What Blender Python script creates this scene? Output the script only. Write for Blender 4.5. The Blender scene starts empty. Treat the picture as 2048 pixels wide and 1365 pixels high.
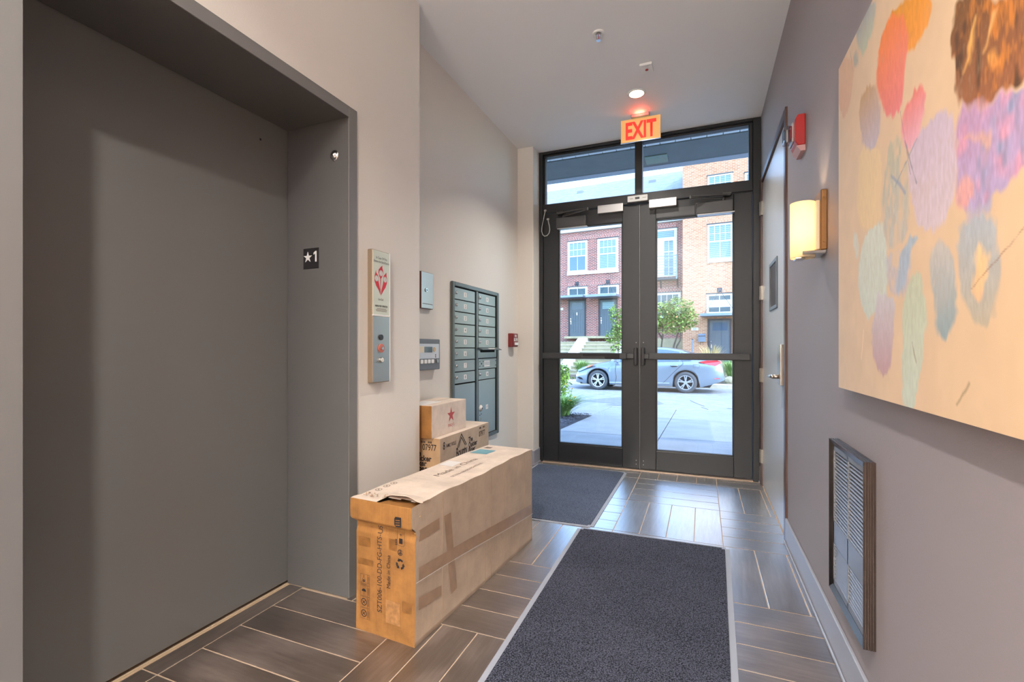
import bpy, bmesh, math, random
import numpy as np
from mathutils import Matrix, Vector
random.seed(7)
RNG = np.random.default_rng(7)
SC = bpy.context.scene
COL = SC.collection
R_ = math.radians

# ------------------------------------------------------------------ camera
CAM_H = 1.12
cam_d = bpy.data.cameras.new('camera')
cam = bpy.data.objects.new('camera', cam_d)
COL.objects.link(cam)
cam.location = (0, 0, CAM_H)
cam.rotation_euler = (R_(90), 0, R_(22.056))
cam_d.sensor_fit = 'HORIZONTAL'
cam_d.sensor_width = 36.0
cam_d.lens = 938.4 * 36.0 / 2048.0
cam_d.shift_y = (696.6 - 682.5) / 2048.0
cam_d.clip_start = 0.02
cam_d.clip_end = 400
SC.camera = cam

# ------------------------------------------------------------------ world, sun, exposure
W = bpy.data.worlds.new('world')
SC.world = W
W.use_nodes = True
wn = W.node_tree
wn.nodes.clear()
sky = wn.nodes.new('ShaderNodeTexSky')
sky.sky_type = 'NISHITA'
sky.sun_disc = False
sky.sun_elevation = R_(56)
sky.sun_rotation = R_(120)
sky.air_density = 1.0
sky.dust_density = 0.8
sky.ozone_density = 3.0
bgn = wn.nodes.new('ShaderNodeBackground')
bgn.inputs['Strength'].default_value = 1.75
won = wn.nodes.new('ShaderNodeOutputWorld')
wn.links.new(sky.outputs[0], bgn.inputs[0])
wn.links.new(bgn.outputs[0], won.inputs[0])

sun_d = bpy.data.lights.new('sun', 'SUN')
sun_d.energy = 2.5
sun_d.color = (0.92, 0.96, 1.0)
sun_d.angle = R_(0.6)
sun = bpy.data.objects.new('sun', sun_d)
COL.objects.link(sun)
sun.rotation_euler = Vector((-0.62, 0.35, -0.70)).to_track_quat('-Z', 'Y').to_euler()

SC.view_settings.view_transform = 'Standard'
SC.view_settings.look = 'None'
SC.view_settings.exposure = 0.2
SC.view_settings.gamma = 1.0
SC.view_settings.use_curve_mapping = False
SC.cycles.use_denoising = True
SC.cycles.max_bounces = 10
SC.cycles.diffuse_bounces = 6
SC.cycles.glossy_bounces = 4
SC.cycles.transparent_max_bounces = 16
SC.cycles.sample_clamp_indirect = 6.0

LAMP_WARM = (1.0, 0.95, 0.87)


def area_lamp(name, loc, size, power, color=LAMP_WARM, aim=(0, 0, -1), spread=120):
    d = bpy.data.lights.new(name, 'AREA')
    d.shape = 'DISK'
    d.size = size
    d.energy = power
    d.color = color
    d.spread = R_(spread)
    o = bpy.data.objects.new(name, d)
    COL.objects.link(o)
    o.location = loc
    o.rotation_euler = Vector(aim).to_track_quat('-Z', 'Y').to_euler()
    return o


# ceiling downlights of the lobby (the one in view and the row behind the camera)
DOWN = [(-0.46, 3.648), (-0.46, -0.30), (-0.46, -2.3)]
area_lamp('downlight_lamp', (DOWN[0][0], DOWN[0][1], 3.035), 0.10, 22)
area_lamp('downlight_lamp', (DOWN[1][0], DOWN[1][1], 3.035), 0.10, 64, spread=140)
area_lamp('downlight_lamp', (DOWN[2][0], DOWN[2][1], 3.035), 0.10, 70)
# unseen fill light added well behind the camera to brighten the ceiling
area_lamp('ceiling_fill_light', (-0.5, -3.0, 1.9), 0.5, 430, (0.95, 0.97, 1.0), aim=(0, 0, 1), spread=170)


# ------------------------------------------------------------------ materials
def lin(c):
    o = []
    for v in c[:3]:
        v = v / 255.0
        o.append(v / 12.92 if v <= 0.04045 else ((v + 0.055) / 1.055) ** 2.4)
    return (*o, 1.0)


class NT:
    def __init__(s, name):
        s.m = bpy.data.materials.new(name)
        s.m.use_nodes = True
        s.t = s.m.node_tree
        s.b = s.t.nodes['Principled BSDF']

    def n(s, kind, **kw):
        nd = s.t.nodes.new('ShaderNode' + kind)
        for k, v in kw.items():
            if k in nd.inputs:
                nd.inputs[k].default_value = v
            else:
                setattr(nd, k, v)
        return nd

    def l(s, a, b):
        s.t.links.new(a, b)

    def set(s, **kw):
        mp = dict(rough='Roughness', metal='Metallic', spec='Specular IOR Level', coat='Coat Weight', coat_r='Coat Roughness')
        for k, v in kw.items():
            s.b.inputs[mp[k]].default_value = v

    def coords(s, scale=(1, 1, 1), rot=(0, 0, 0), kind='Object'):
        tc = s.n('TexCoord')
        mp = s.n('Mapping')
        mp.inputs['Scale'].default_value = scale
        mp.inputs['Rotation'].default_value = rot
        s.l(tc.outputs[kind], mp.inputs[0])
        return mp.outputs[0]

    def ramp(s, src, stops):
        r = s.n('ValToRGB')
        e = r.color_ramp.elements
        while len(e) < len(stops):
            e.new(0.5)
        for el, (p, c) in zip(e, stops):
            el.position = p
            el.color = lin(c)
        s.l(src, r.inputs[0])
        return r.outputs[0]

    def bump(s, src, strength=0.2, dist=0.002):
        b = s.n('Bump')
        b.inputs['Strength'].default_value = strength
        b.inputs['Distance'].default_value = dist
        s.l(src, b.inputs['Height'])
        s.l(b.outputs[0], s.b.inputs['Normal'])


def M(name, rgb, rough=0.6, metal=0.0, spec=0.5, var=0.0, vscale=6.0, bump=0.0, bscale=400.0, bdist=0.001, coat=0.0, vmap=(1, 1, 1)):
    k = NT(name)
    k.set(rough=rough, metal=metal, spec=spec, coat=coat)
    if var > 0:
        co = k.coords(vmap)
        nz = k.n('TexNoise', Scale=vscale, Detail=5.0)
        k.l(co, nz.inputs['Vector'])
        lo = [max(0, v * (1 - var)) for v in rgb]
        hi = [min(255, v * (1 + var)) for v in rgb]
        k.l(k.ramp(nz.outputs[0], [(0.3, lo), (0.7, hi)]), k.b.inputs['Base Color'])
    else:
        k.b.inputs['Base Color'].default_value = lin(rgb)
    if bump > 0:
        co = k.coords()
        nz = k.n('TexNoise', Scale=bscale, Detail=3.0)
        k.l(co, nz.inputs['Vector'])
        k.bump(nz.outputs[0], bump, bdist)
    return k.m


def emit(name, rgb, strength, base=None):
    k = NT(name)
    k.b.inputs['Base Color'].default_value = lin(base or rgb)
    k.b.inputs['Emission Color'].default_value = lin(rgb)
    k.b.inputs['Emission Strength'].default_value = strength
    return k.m


def glass_mat(name, tint=(240, 248, 246), refl=0.9, rough=0.0):
    k = NT(name)
    t = k.t
    t.nodes.remove(k.b)
    tr = k.n('BsdfTransparent')
    tr.inputs[0].default_value = lin(tint)
    gl = k.n('BsdfGlossy')
    gl.inputs['Roughness'].default_value = rough
    fr = k.n('Fresnel')
    fr.inputs[0].default_value = 1.45
    mm = k.n('Math', operation='MULTIPLY')
    mm.inputs[1].default_value = refl
    k.l(fr.outputs[0], mm.inputs[0])
    mx = k.n('MixShader')
    k.l(mm.outputs[0], mx.inputs[0])
    k.l(tr.outputs[0], mx.inputs[1])
    k.l(gl.outputs[0], mx.inputs[2])
    out = [n for n in t.nodes if n.type == 'OUTPUT_MATERIAL'][0]
    k.l(mx.outputs[0], out.inputs[0])
    return k.m


def cardboard(name, rgb, stripe=(1, 0, 0), var=0.06):
    k = NT(name)
    k.set(rough=0.82, spec=0.25)
    co = k.coords()
    nz = k.n('TexNoise', Scale=9.0, Detail=6.0, Roughness=0.65)
    k.l(co, nz.inputs['Vector'])
    sc = tuple(900 if v else 3 for v in stripe)
    co2 = k.coords(sc)
    nz2 = k.n('TexNoise', Scale=1.0, Detail=2.0)
    k.l(co2, nz2.inputs['Vector'])
    ad = k.n('Math', operation='MULTIPLY_ADD')
    ad.inputs[1].default_value = 0.45
    k.l(nz2.outputs[0], ad.inputs[0])
    k.l(nz.outputs[0], ad.inputs[2])
    lo = [v * (1 - var * 1.6) for v in rgb]
    hi = [min(255, v * (1 + var)) for v in rgb]
    k.l(k.ramp(ad.outputs[0], [(0.45, lo), (0.95, hi)]), k.b.inputs['Base Color'])
    k.bump(nz2.outputs[0], 0.12, 0.0008)
    return k.m


def brick_mat(name, c1, c2, mortar, rot90=False, bw=0.205, rh=0.0675, ms=0.011, bias=0.0):
    k = NT(name)
    k.set(rough=0.85, spec=0.2)
    tc = k.n('TexCoord')
    sp = k.n('SeparateXYZ')
    k.l(tc.outputs['Object'], sp.inputs[0])
    cb = k.n('CombineXYZ')
    a, b = (('Z', 'X') if rot90 else ('X', 'Z'))
    k.l(sp.outputs[a], cb.inputs[0])
    k.l(sp.outputs[b], cb.inputs[1])
    br = k.n('TexBrick')
    br.inputs['Scale'].default_value = 1.0
    br.inputs['Mortar Size'].default_value = ms
    br.inputs['Mortar Smooth'].default_value = 0.1
    br.inputs['Bias'].default_value = bias
    br.inputs['Brick Width'].default_value = bw
    br.inputs['Row Height'].default_value = rh
    br.inputs['Color1'].default_value = lin(c1)
    br.inputs['Color2'].default_value = lin(c2)
    br.inputs['Mortar'].default_value = lin(mortar)
    k.l(cb.outputs[0], br.inputs['Vector'])
    k.l(br.outputs['Color'], k.b.inputs['Base Color'])
    inv = k.n('Math', operation='SUBTRACT')
    inv.inputs[0].default_value = 1.0
    k.l(br.outputs['Fac'], inv.inputs[1])
    k.bump(inv.outputs[0], 0.5, 0.008)
    return k.m


def tile_mat():
    k = NT('wood_look_tile')
    co = k.coords((5, 60, 5))
    nz = k.n('TexNoise', Scale=1.0, Detail=8.0, Roughness=0.7)
    k.l(co, nz.inputs['Vector'])
    co2 = k.coords((2.2, 3.2, 2.2))
    n2 = k.n('TexNoise', Scale=1.6, Detail=4.0)
    oi = k.n('ObjectInfo')
    add = k.n('VectorMath', operation='ADD')
    k.l(co2, add.inputs[0])
    ml = k.n('Math', operation='MULTIPLY')
    ml.inputs[1].default_value = 37.0
    k.l(oi.outputs['Random'], ml.inputs[0])
    k.l(ml.outputs[0], add.inputs[1])
    k.l(add.outputs[0], n2.inputs['Vector'])
    s = k.n('Math', operation='MULTIPLY_ADD')
    s.inputs[1].default_value = 0.55
    k.l(nz.outputs[0], s.inputs[0])
    k.l(n2.outputs[0], s.inputs[2])
    k.l(k.ramp(s.outputs[0], [(0.55, (56, 44, 37)), (0.78, (78, 65, 57)), (1.0, (112, 98, 90))]), k.b.inputs['Base Color'])
    rr = k.n('MapRange')
    rr.inputs['To Min'].default_value = 0.30
    rr.inputs['To Max'].default_value = 0.48
    k.l(nz.outputs[0], rr.inputs['Value'])
    k.l(rr.outputs[0], k.b.inputs['Roughness'])
    k.set(spec=0.4)
    gl = k.n('BsdfGlossy')
    gl.inputs['Roughness'].default_value = 0.32
    r2 = k.n('MapRange')
    r2.inputs['From Min'].default_value = 0.3
    r2.inputs['From Max'].default_value = 0.7
    r2.inputs['To Min'].default_value = 0.27
    r2.inputs['To Max'].default_value = 0.36
    k.l(nz.outputs[0], r2.inputs['Value'])
    k.l(r2.outputs[0], gl.inputs['Roughness'])
    g2 = k.n('MapRange')
    g2.inputs['From Min'].default_value = 0.3
    g2.inputs['From Max'].default_value = 0.7
    g2.inputs['To Min'].default_value = 0.84
    g2.inputs['To Max'].default_value = 1.0
    k.l(nz.outputs[0], g2.inputs['Value'])
    k.l(g2.outputs[0], gl.inputs['Color'])
    bp_ = k.n('Bump')
    bp_.inputs['Strength'].default_value = 0.05
    bp_.inputs['Distance'].default_value = 0.0015
    k.l(nz.outputs[0], bp_.inputs['Height'])
    k.l(bp_.outputs[0], gl.inputs['Normal'])
    fr = k.n('Fresnel')
    fr.inputs[0].default_value = 1.62
    mu = k.n('Math', operation='MULTIPLY', use_clamp=True)
    mu.inputs[1].default_value = 22.0
    pw_ = k.n('Math', operation='POWER')
    pw_.inputs[1].default_value = 2.0
    k.l(fr.outputs[0], pw_.inputs[0])
    k.l(pw_.outputs[0], mu.inputs[0])
    mx = k.n('MixShader')
    k.l(mu.outputs[0], mx.inputs[0])
    k.l(k.b.outputs[0], mx.inputs[1])
    k.l(gl.outputs[0], mx.inputs[2])
    out = [n for n in k.t.nodes if n.type == 'OUTPUT_MATERIAL'][0]
    k.l(mx.outputs[0], out.inputs[0])
    k.bump(nz.outputs[0], 0.08, 0.0015)
    return k.m


def carpet_mat(name, dark, light, scale=190.0):
    k = NT(name)
    k.set(rough=0.95, spec=0.1)
    co = k.coords((1.0, 1.35, 1.0), (0, 0, R_(18)))
    v = k.n('TexVoronoi', Scale=scale)
    k.l(co, v.inputs['Vector'])
    nz = k.n('TexNoise', Scale=scale * 1.6, Detail=3.0)
    k.l(co, nz.inputs['Vector'])
    big = k.n('TexNoise', Scale=2.5, Detail=3.0)
    k.l(co, big.inputs['Vector'])
    a = k.n('Math', operation='MULTIPLY_ADD')
    a.inputs[1].default_value = -0.75
    k.l(v.outputs['Distance'], a.inputs[0])
    k.l(nz.outputs[0], a.inputs[2])
    a2 = k.n('Math', operation='MULTIPLY_ADD')
    a2.inputs[1].default_value = 0.18
    k.l(big.outputs[0], a2.inputs[0])
    k.l(a.outputs[0], a2.inputs[2])
    k.l(k.ramp(a2.outputs[0], [(0.02, dark), (0.52, light)]), k.b.inputs['Base Color'])
    k.bump(a.outputs[0], 0.9, 0.006)
    return k.m


def wall_mat(name, rgb):
    k = NT(name)
    k.set(rough=0.62, spec=0.35)
    k.b.inputs['Base Color'].default_value = lin(rgb)
    co = k.coords()
    nz = k.n('TexNoise', Scale=170.0, Detail=4.0, Roughness=0.6)
    k.l(co, nz.inputs['Vector'])
    k.bump(nz.outputs[0], 0.22, 0.0025)
    return k.m


def brushed(name, rgb, rough=0.32, axis=2):
    k = NT(name)
    k.set(metal=1.0, rough=rough)
    k.b.inputs['Base Color'].default_value = lin(rgb)
    sc = [600, 600, 600]
    sc[axis] = 6
    co = k.coords(tuple(sc))
    nz = k.n('TexNoise', Scale=1.0, Detail=2.0)
    k.l(co, nz.inputs['Vector'])
    k.bump(nz.outputs[0], 0.06, 0.0005)
    return k.m


def leaf_mat(name, lo, hi, trans=0.25):
    k = NT(name)
    k.set(rough=0.55, spec=0.3)
    co = k.coords()
    nz = k.n('TexNoise', Scale=5.0, Detail=3.0)
    k.l(co, nz.inputs['Vector'])
    k.l(k.ramp(nz.outputs[0], [(0.3, lo), (0.7, hi)]), k.b.inputs['Base Color'])
    return k.m


WALL_L = wall_mat('wall_paint_cream', (222, 216, 207))
WALL_R = wall_mat('wall_paint_mauve', (144, 136, 139))
CEIL = wall_mat('ceiling_paint', (236, 236, 236))
GROUT = M('grout', (182, 158, 136), 0.85, spec=0.2)
TILE = tile_mat()
ELEV_DOOR = M('elevator_door_enamel', (106, 105, 102), 0.42, spec=0.5, bump=0.12, bscale=700)
ELEV_FACE = M('elevator_frame_face', (114, 112, 110), 0.36, spec=0.5, bump=0.1, bscale=700)
ELEV_FRAME = M('elevator_frame_enamel', (92, 90, 88), 0.38, spec=0.5, bump=0.12, bscale=700)
BLACKGAP = M('dark_gap', (12, 12, 12), 0.9)
SILL = M('sill_strip', (205, 180, 150), 0.45)
BLACKALU = M('black_aluminium', (22, 23, 25), 0.42, spec=0.5, bump=0.05, bscale=500)
BLACKALU2 = M('black_push_bar', (40, 40, 41), 0.38, spec=0.5)
DARKALU = M('dark_closer_cover', (62, 61, 61), 0.4, spec=0.5)
SILVER = brushed('silver_alu', (200, 200, 200), 0.4, 0)
LIGHTGREY = M('light_grey_plastic', (190, 190, 188), 0.45)
STEEL = brushed('brushed_steel', (178, 176, 170), 0.42, 2)
STEELSIDE = M('bronze_steel_side', (150, 132, 112), 0.4, metal=0.6)
GLASS = glass_mat('clear_glass', (232, 238, 238))
WHITE = M('white_plastic', (235, 235, 232), 0.5)
BLACK = M('black_print', (22, 18, 20), 0.7)
DKPLASTIC = M('dark_plastic', (40, 42, 44), 0.45)
RED = M('alarm_red', (158, 16, 14), 0.35, coat=0.3)
REDDARK = M('alarm_red_dark', (120, 26, 26), 0.4)
CHROME = M('chrome', (215, 215, 215), 0.18, metal=1.0)
BRONZE = M('bronze', (138, 98, 58), 0.4, metal=0.7)
FIREDOOR = M('fire_door_paint', (186, 187, 190), 0.28, spec=0.6, bump=0.06, bscale=250)
FRAMEPAINT = M('door_frame_paint', (82, 60, 54), 0.35, spec=0.5)
BASEB = M('baseboard_grey', (150, 150, 157), 0.4, spec=0.5)
MAILBOX = M('mailbox_green_grey', (138, 149, 145), 0.34, metal=0.4, spec=0.6)
MAILFRAME = M('mailbox_frame', (96, 106, 104), 0.35, metal=0.5)
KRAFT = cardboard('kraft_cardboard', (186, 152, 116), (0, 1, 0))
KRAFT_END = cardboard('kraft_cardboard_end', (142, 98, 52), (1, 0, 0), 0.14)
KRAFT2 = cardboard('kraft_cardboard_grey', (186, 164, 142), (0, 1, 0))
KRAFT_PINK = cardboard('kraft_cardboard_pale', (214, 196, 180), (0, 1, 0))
TAPE = M('brown_tape', (164, 134, 108), 0.25, spec=0.5, var=0.06, vscale=20)
INK = M('dark_ink', (30, 22, 24), 0.75)
INKGREY = M('grey_ink', (112, 96, 84), 0.8)
MAC_RED = M('red_ink', (176, 74, 74), 0.75)
TEAL = M('teal_label', (112, 158, 168), 0.55)
LABELW = M('white_label', (225, 220, 215), 0.5)
CARPET_N = carpet_mat('near_mat_pile', (34, 36, 45), (104, 107, 122))
CARPET_F = carpet_mat('far_mat_pile', (60, 68, 84), (122, 132, 152), 190)
MATEDGE = M('mat_rubber_edge', (150, 154, 164), 0.6)
def opal(name, rgb, trans):
    k = NT(name)
    k.t.nodes.remove(k.b)
    d = k.n('BsdfDiffuse')
    d.inputs[0].default_value = lin(rgb)
    tr = k.n('BsdfTranslucent')
    tr.inputs[0].default_value = lin(trans)
    mx = k.n('MixShader')
    mx.inputs[0].default_value = 0.6
    k.l(d.outputs[0], mx.inputs[1])
    k.l(tr.outputs[0], mx.inputs[2])
    out = [n for n in k.t.nodes if n.type == 'OUTPUT_MATERIAL'][0]
    k.l(mx.outputs[0], out.inputs[0])
    return k.m


SOFTGLOW = opal('sconce_opal_glass', (250, 240, 220), (255, 240, 214))
BULB = emit('sconce_bulb', (255, 214, 150), 12.0)
EXITGLOW = emit('exit_panel', (250, 190, 110), 0.30, (216, 176, 116))
EXITRED = emit('exit_letters', (255, 40, 30), 0.6, (230, 60, 50))
LENS = emit('downlight_lens', (255, 226, 180), 14.0)
HEAT_FRAME = brushed('heater_frame', (120, 108, 100), 0.24, 2)
HEAT_BLADE = M('heater_grille_paint', (132, 134, 140), 0.4, metal=0.3)
CLEAR = glass_mat('clear_plastic', (225, 225, 225), 1.5, 0.15)
CANVAS_SIDE = M('canvas_side', (214, 178, 138), 0.8)

# outdoors
REDBRICK = brick_mat('red_brick', (146, 62, 52), (98, 38, 38), (168, 156, 148), ms=0.012)
REDSOLD = brick_mat('red_soldier_brick', (150, 64, 54), (110, 44, 40), (184, 172, 164), True)
TANBRICK = brick_mat('tan_brick', (186, 132, 100), (164, 104, 74), (194, 168, 146), ms=0.010)
TANSOLD = brick_mat('tan_soldier_brick', (186, 132, 100), (166, 108, 78), (194, 168, 146), True, ms=0.010)
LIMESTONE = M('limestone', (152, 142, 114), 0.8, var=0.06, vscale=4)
TRIMW = M('white_trim', (206, 206, 204), 0.5)
WINGLASS = M('dark_window_glass', (44, 66, 78), 0.1, spec=0.4)


def blind_mat():
    k = NT('window_blind')
    k.set(rough=0.4, spec=0.6)
    tc = k.n('TexCoord')
    sp = k.n('SeparateXYZ')
    k.l(tc.outputs['Object'], sp.inputs[0])
    m1 = k.n('Math', operation='MULTIPLY')
    m1.inputs[1].default_value = 11.0
    k.l(sp.outputs['Z'], m1.inputs[0])
    m2 = k.n('Math', operation='FRACT')
    k.l(m1.outputs[0], m2.inputs[0])
    k.l(k.ramp(m2.outputs[0], [(0.35, (126, 152, 158)), (0.6, (84, 110, 122))]), k.b.inputs['Base Color'])
    return k.m


BLIND = blind_mat()
HOUSEDOOR = M('grey_blue_door', (74, 82, 90), 0.45)
DOORFRAME = M('dark_door_frame', (34, 35, 44), 0.5)
AWNING = M('awning_metal', (118, 132, 150), 0.4, metal=0.3)
DARKMETAL = M('dark_metal', (44, 48, 58), 0.45)
ROOFM = M('roof_shingle', (128, 136, 150), 0.8, var=0.12, vscale=3, vmap=(1, 4, 4))
CONCRETE = M('concrete_walk', (132, 135, 140), 0.85, var=0.05, vscale=3, bump=0.15, bscale=120)
ASPHALT = M('asphalt', (134, 136, 138), 0.9, var=0.09, vscale=5, bump=0.3, bscale=160)
PATCH = M('asphalt_patch', (112, 114, 120), 0.9, var=0.06, vscale=8)
CURB = M('curb_concrete', (190, 180, 160), 0.85, var=0.06, vscale=6)
SOIL = M('planting_soil', (86, 76, 62), 0.95, var=0.2, vscale=6)
MULCH = M('black_mulch', (46, 46, 54), 0.9, var=0.3, vscale=14)
GRASSL = leaf_mat('blade_green', (88, 124, 60), (150, 182, 100))
GRASSY = leaf_mat('blade_tan', (176, 150, 96), (220, 198, 140))
LEAFA = leaf_mat('leaf_green', (66, 96, 40), (150, 178, 84))
LEAFB = leaf_mat('leaf_bright', (96, 130, 40), (170, 196, 80))
LEAFR = leaf_mat('leaf_russet', (150, 96, 60), (190, 140, 90))
BARK = M('bark', (70, 62, 56), 0.9)
FLOWER = M('orange_flower', (240, 170, 40), 0.6)
SOFFIT = M('white_soffit', (240, 242, 244), 0.5)
BEAM = M('grey_canopy_beam', (96, 106, 108), 0.6, var=0.05)
BEAMTRIM = M('canopy_trim', (158, 168, 180), 0.5)
CARPAINT = M('silver_blue_car_paint', (128, 140, 152), 0.28, metal=0.45, spec=0.6, coat=0.8)
CARGLASS = M('car_glass', (70, 92, 104), 0.05, spec=0.8)
TYRE = M('tyre_rubber', (70, 72, 76), 0.8)
RIM = M('alloy_rim', (200, 202, 204), 0.3, metal=0.7)
WELL = M('wheel_well', (24, 28, 38), 0.9)
TAILRED = M('tail_lamp_red', (200, 20, 40), 0.2, coat=0.6)
HEADL = M('head_lamp', (150, 168, 180), 0.1, coat=1.0)
AMBER = M('amber_lamp', (220, 120, 80), 0.2)

# ------------------------------------------------------------------ mesh helpers
ROOTM = {}      # root object -> build-coordinates to local matrix


def nb():
    return bmesh.new()


def box(bm, x0, x1, y0, y1, z0, z1, bev=0.0, seg=1, mat=0):
    x0, x1 = min(x0, x1), max(x0, x1)
    y0, y1 = min(y0, y1), max(y0, y1)
    z0, z1 = min(z0, z1), max(z0, z1)
    r = bmesh.ops.create_cube(bm, size=1.0)
    vs = r['verts']
    for v in vs:
        v.co = Vector(((x0 + x1) / 2 + v.co.x * (x1 - x0), (y0 + y1) / 2 + v.co.y * (y1 - y0), (z0 + z1) / 2 + v.co.z * (z1 - z0)))
    if mat:
        for f in {f for v in vs for f in v.link_faces}:
            f.material_index = mat
    if bev > 0:
        es = list({e for v in vs for e in v.link_edges})
        bmesh.ops.bevel(bm, geom=es, offset=min(bev, 0.45 * min(x1 - x0, y1 - y0, z1 - z0)), segments=seg, affect='EDGES', profile=0.6)
    return bm


def bx(*a, **k):
    return box(nb(), *a, **k)


def cyl(bm, c, axis, r, h, seg=20, r2=None):
    """cylinder centred at c along axis, height h"""
    q = Vector((0, 0, 1)).rotation_difference(Vector(axis).normalized())
    m = Matrix.Translation(Vector(c)) @ q.to_matrix().to_4x4()
    bmesh.ops.create_cone(bm, cap_ends=True, segments=seg, radius1=r, radius2=r if r2 is None else r2, depth=h, matrix=m)
    return bm


def prism(bm, pts, d0, d1, plane='xy'):
    """extrude a 2d outline; plane names the two axes of pts, third axis runs d0..d1"""
    idx = {'xy': (0, 1, 2), 'yz': (1, 2, 0), 'xz': (0, 2, 1)}[plane]
    rings = []
    for d in (d0, d1):
        ring = []
        for a, b in pts:
            c = [0, 0, 0]
            c[idx[0]], c[idx[1]], c[idx[2]] = a, b, d
            ring.append(bm.verts.new(c))
        rings.append(ring)
    n = len(pts)
    fs = [bm.faces.new(rings[0]), bm.faces.new(rings[1][::-1])]
    for i in range(n):
        j = (i + 1) % n
        fs.append(bm.faces.new((rings[0][i], rings[1][i], rings[1][j], rings[0][j])))
    bmesh.ops.recalc_face_normals(bm, faces=fs)
    return bm


def tube(bm, pts, r, seg=8, closed=False):
    pts = [Vector(p) for p in pts]
    n = len(pts)
    rings = []
    up = Vector((0, 0, 1))
    prev = None
    for i, p in enumerate(pts):
        a = pts[i - 1] if i > 0 else (pts[-1] if closed else pts[0])
        b = pts[(i + 1) % n] if (i < n - 1 or closed) else pts[-1]
        t = (b - a).normalized()
        if prev is None:
            ref = up if abs(t.z) < 0.9 else Vector((1, 0, 0))
            s = t.cross(ref).normalized()
        else:
            s = (prev - t * prev.dot(t)).normalized()
        prev = s
        u = t.cross(s)
        rr = r[i] if isinstance(r, (list, tuple)) else r
        rings.append([bm.verts.new(p + (s * math.cos(2 * math.pi * k / seg) + u * math.sin(2 * math.pi * k / seg)) * rr) for k in range(seg)])
    m = n if closed else n - 1
    for i in range(m):
        A, B = rings[i], rings[(i + 1) % n]
        for k in range(seg):
            bm.faces.new((A[k], A[(k + 1) % seg], B[(k + 1) % seg], B[k]))
    if not closed:
        bm.faces.new(rings[0][::-1])
        bm.faces.new(rings[-1])
    return bm


def lathe(bm, prof, c, axis, seg=24):
    """prof = [(radius, offset along axis)]"""
    q = Vector((0, 0, 1)).rotation_difference(Vector(axis).normalized())
    c = Vector(c)
    rings = []
    for r, o in prof:
        if r < 1e-6:
            rings.append([bm.verts.new(c + q @ Vector((0, 0, o)))])
        else:
            rings.append([bm.verts.new(c + q @ Vector((r * math.cos(2 * math.pi * k / seg), r * math.sin(2 * math.pi * k / seg), o))) for k in range(seg)])
    for A, B in zip(rings, rings[1:]):
        if len(A) == 1 and len(B) == 1:
            continue
        for k in range(seg):
            k2 = (k + 1) % seg
            if len(A) == 1:
                bm.faces.new((A[0], B[k], B[k2]))
            elif len(B) == 1:
                bm.faces.new((A[k], A[k2], B[0]))
            else:
                bm.faces.new((A[k], A[k2], B[k2], B[k]))
    bmesh.ops.recalc_face_normals(bm, faces=bm.faces[:])
    return bm


def root_of(o):
    while o.parent:
        o = o.parent
    return o


def obj(name, bm, mats, parent=None, smooth=False, world=None):
    """link a bmesh given in build coordinates as one object, local to its root"""
    me = bpy.data.meshes.new(name)
    if parent is not None:
        mm = ROOTM.get(root_of(parent))
        if mm is not None:
            bm.transform(mm)
    bm.to_mesh(me)
    bm.free()
    for m in (mats if isinstance(mats, (list, tuple)) else [mats]):
        me.materials.append(m)
    if smooth:
        me.polygons.foreach_set('use_smooth', [True] * len(me.polygons))
    o = bpy.data.objects.new(name, me)
    COL.objects.link(o)
    if parent is not None:
        o.parent = parent
    return o


def smooth_by_angle(o, deg=35):
    me = o.data
    me.polygons.foreach_set('use_smooth', [True] * len(me.polygons))
    bm = bmesh.new()
    bm.from_mesh(me)
    for e in bm.edges:
        if len(e.link_faces) == 2:
            e.smooth = e.calc_face_angle(0.0) < R_(deg)
    bm.to_mesh(me)
    bm.free()
    return o


def tag(o, label=None, cat=None, group=None, kind=None):
    if label:
        o['label'] = label
    if cat:
        o['category'] = cat
    if group:
        o['group'] = group
    if kind:
        o['kind'] = kind
    return o


OUT_ROT = R_(-3.733)
OUT = Matrix.Rotation(OUT_ROT, 4, 'Z')


def thing(name, label, cat, base, frame=None, rotz=0.0, group=None, kind=None):
    """an Empty at the thing's base. Children are built in build coordinates:
    frame None = room coordinates, 'out' = street coordinates (t, s, z), 'own' = the thing's own axes."""
    o = bpy.data.objects.new(name, None)
    COL.objects.link(o)
    o.empty_display_size = 0.1
    if frame == 'out':
        o.location = OUT @ Vector(base)
        o.rotation_euler = (0, 0, OUT_ROT)
        ROOTM[o] = Matrix.Translation(-Vector(base))
    elif frame == 'own':
        o.location = base
        o.rotation_euler = (0, 0, rotz)
        ROOTM[o] = Matrix.Identity(4)
    else:
        o.location = base
        ROOTM[o] = Matrix.Translation(-Vector(base))
    return tag(o, label, cat, group, kind)


def text(name, body, size, org, right, up, mat, parent, sx=1.0, align='LEFT', bold=0.0, space=1.0, label=None):
    d = bpy.data.curves.new(name, 'FONT')
    d.body = body
    d.size = size
    d.align_x = align
    d.offset = bold
    d.space_character = space
    d.resolution_u = 3
    d.materials.append(mat)
    o = bpy.data.objects.new(name, d)
    COL.objects.link(o)
    r = Vector(right).normalized()
    u = Vector(up).normalized()
    n = r.cross(u)
    m = Matrix(((r.x * sx, u.x, n.x, org[0]), (r.y * sx, u.y, n.y, org[1]), (r.z * sx, u.z, n.z, org[2]), (0, 0, 0, 1)))
    me = bpy.data.meshes.new_from_object(o)
    me.name = name
    bpy.data.objects.remove(o)
    bpy.data.curves.remove(d)
    me.transform(ROOTM.get(root_of(parent), Matrix.Identity(4)) @ m)
    o = bpy.data.objects.new(name, me)
    COL.objects.link(o)
    o.parent = parent
    return o


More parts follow.
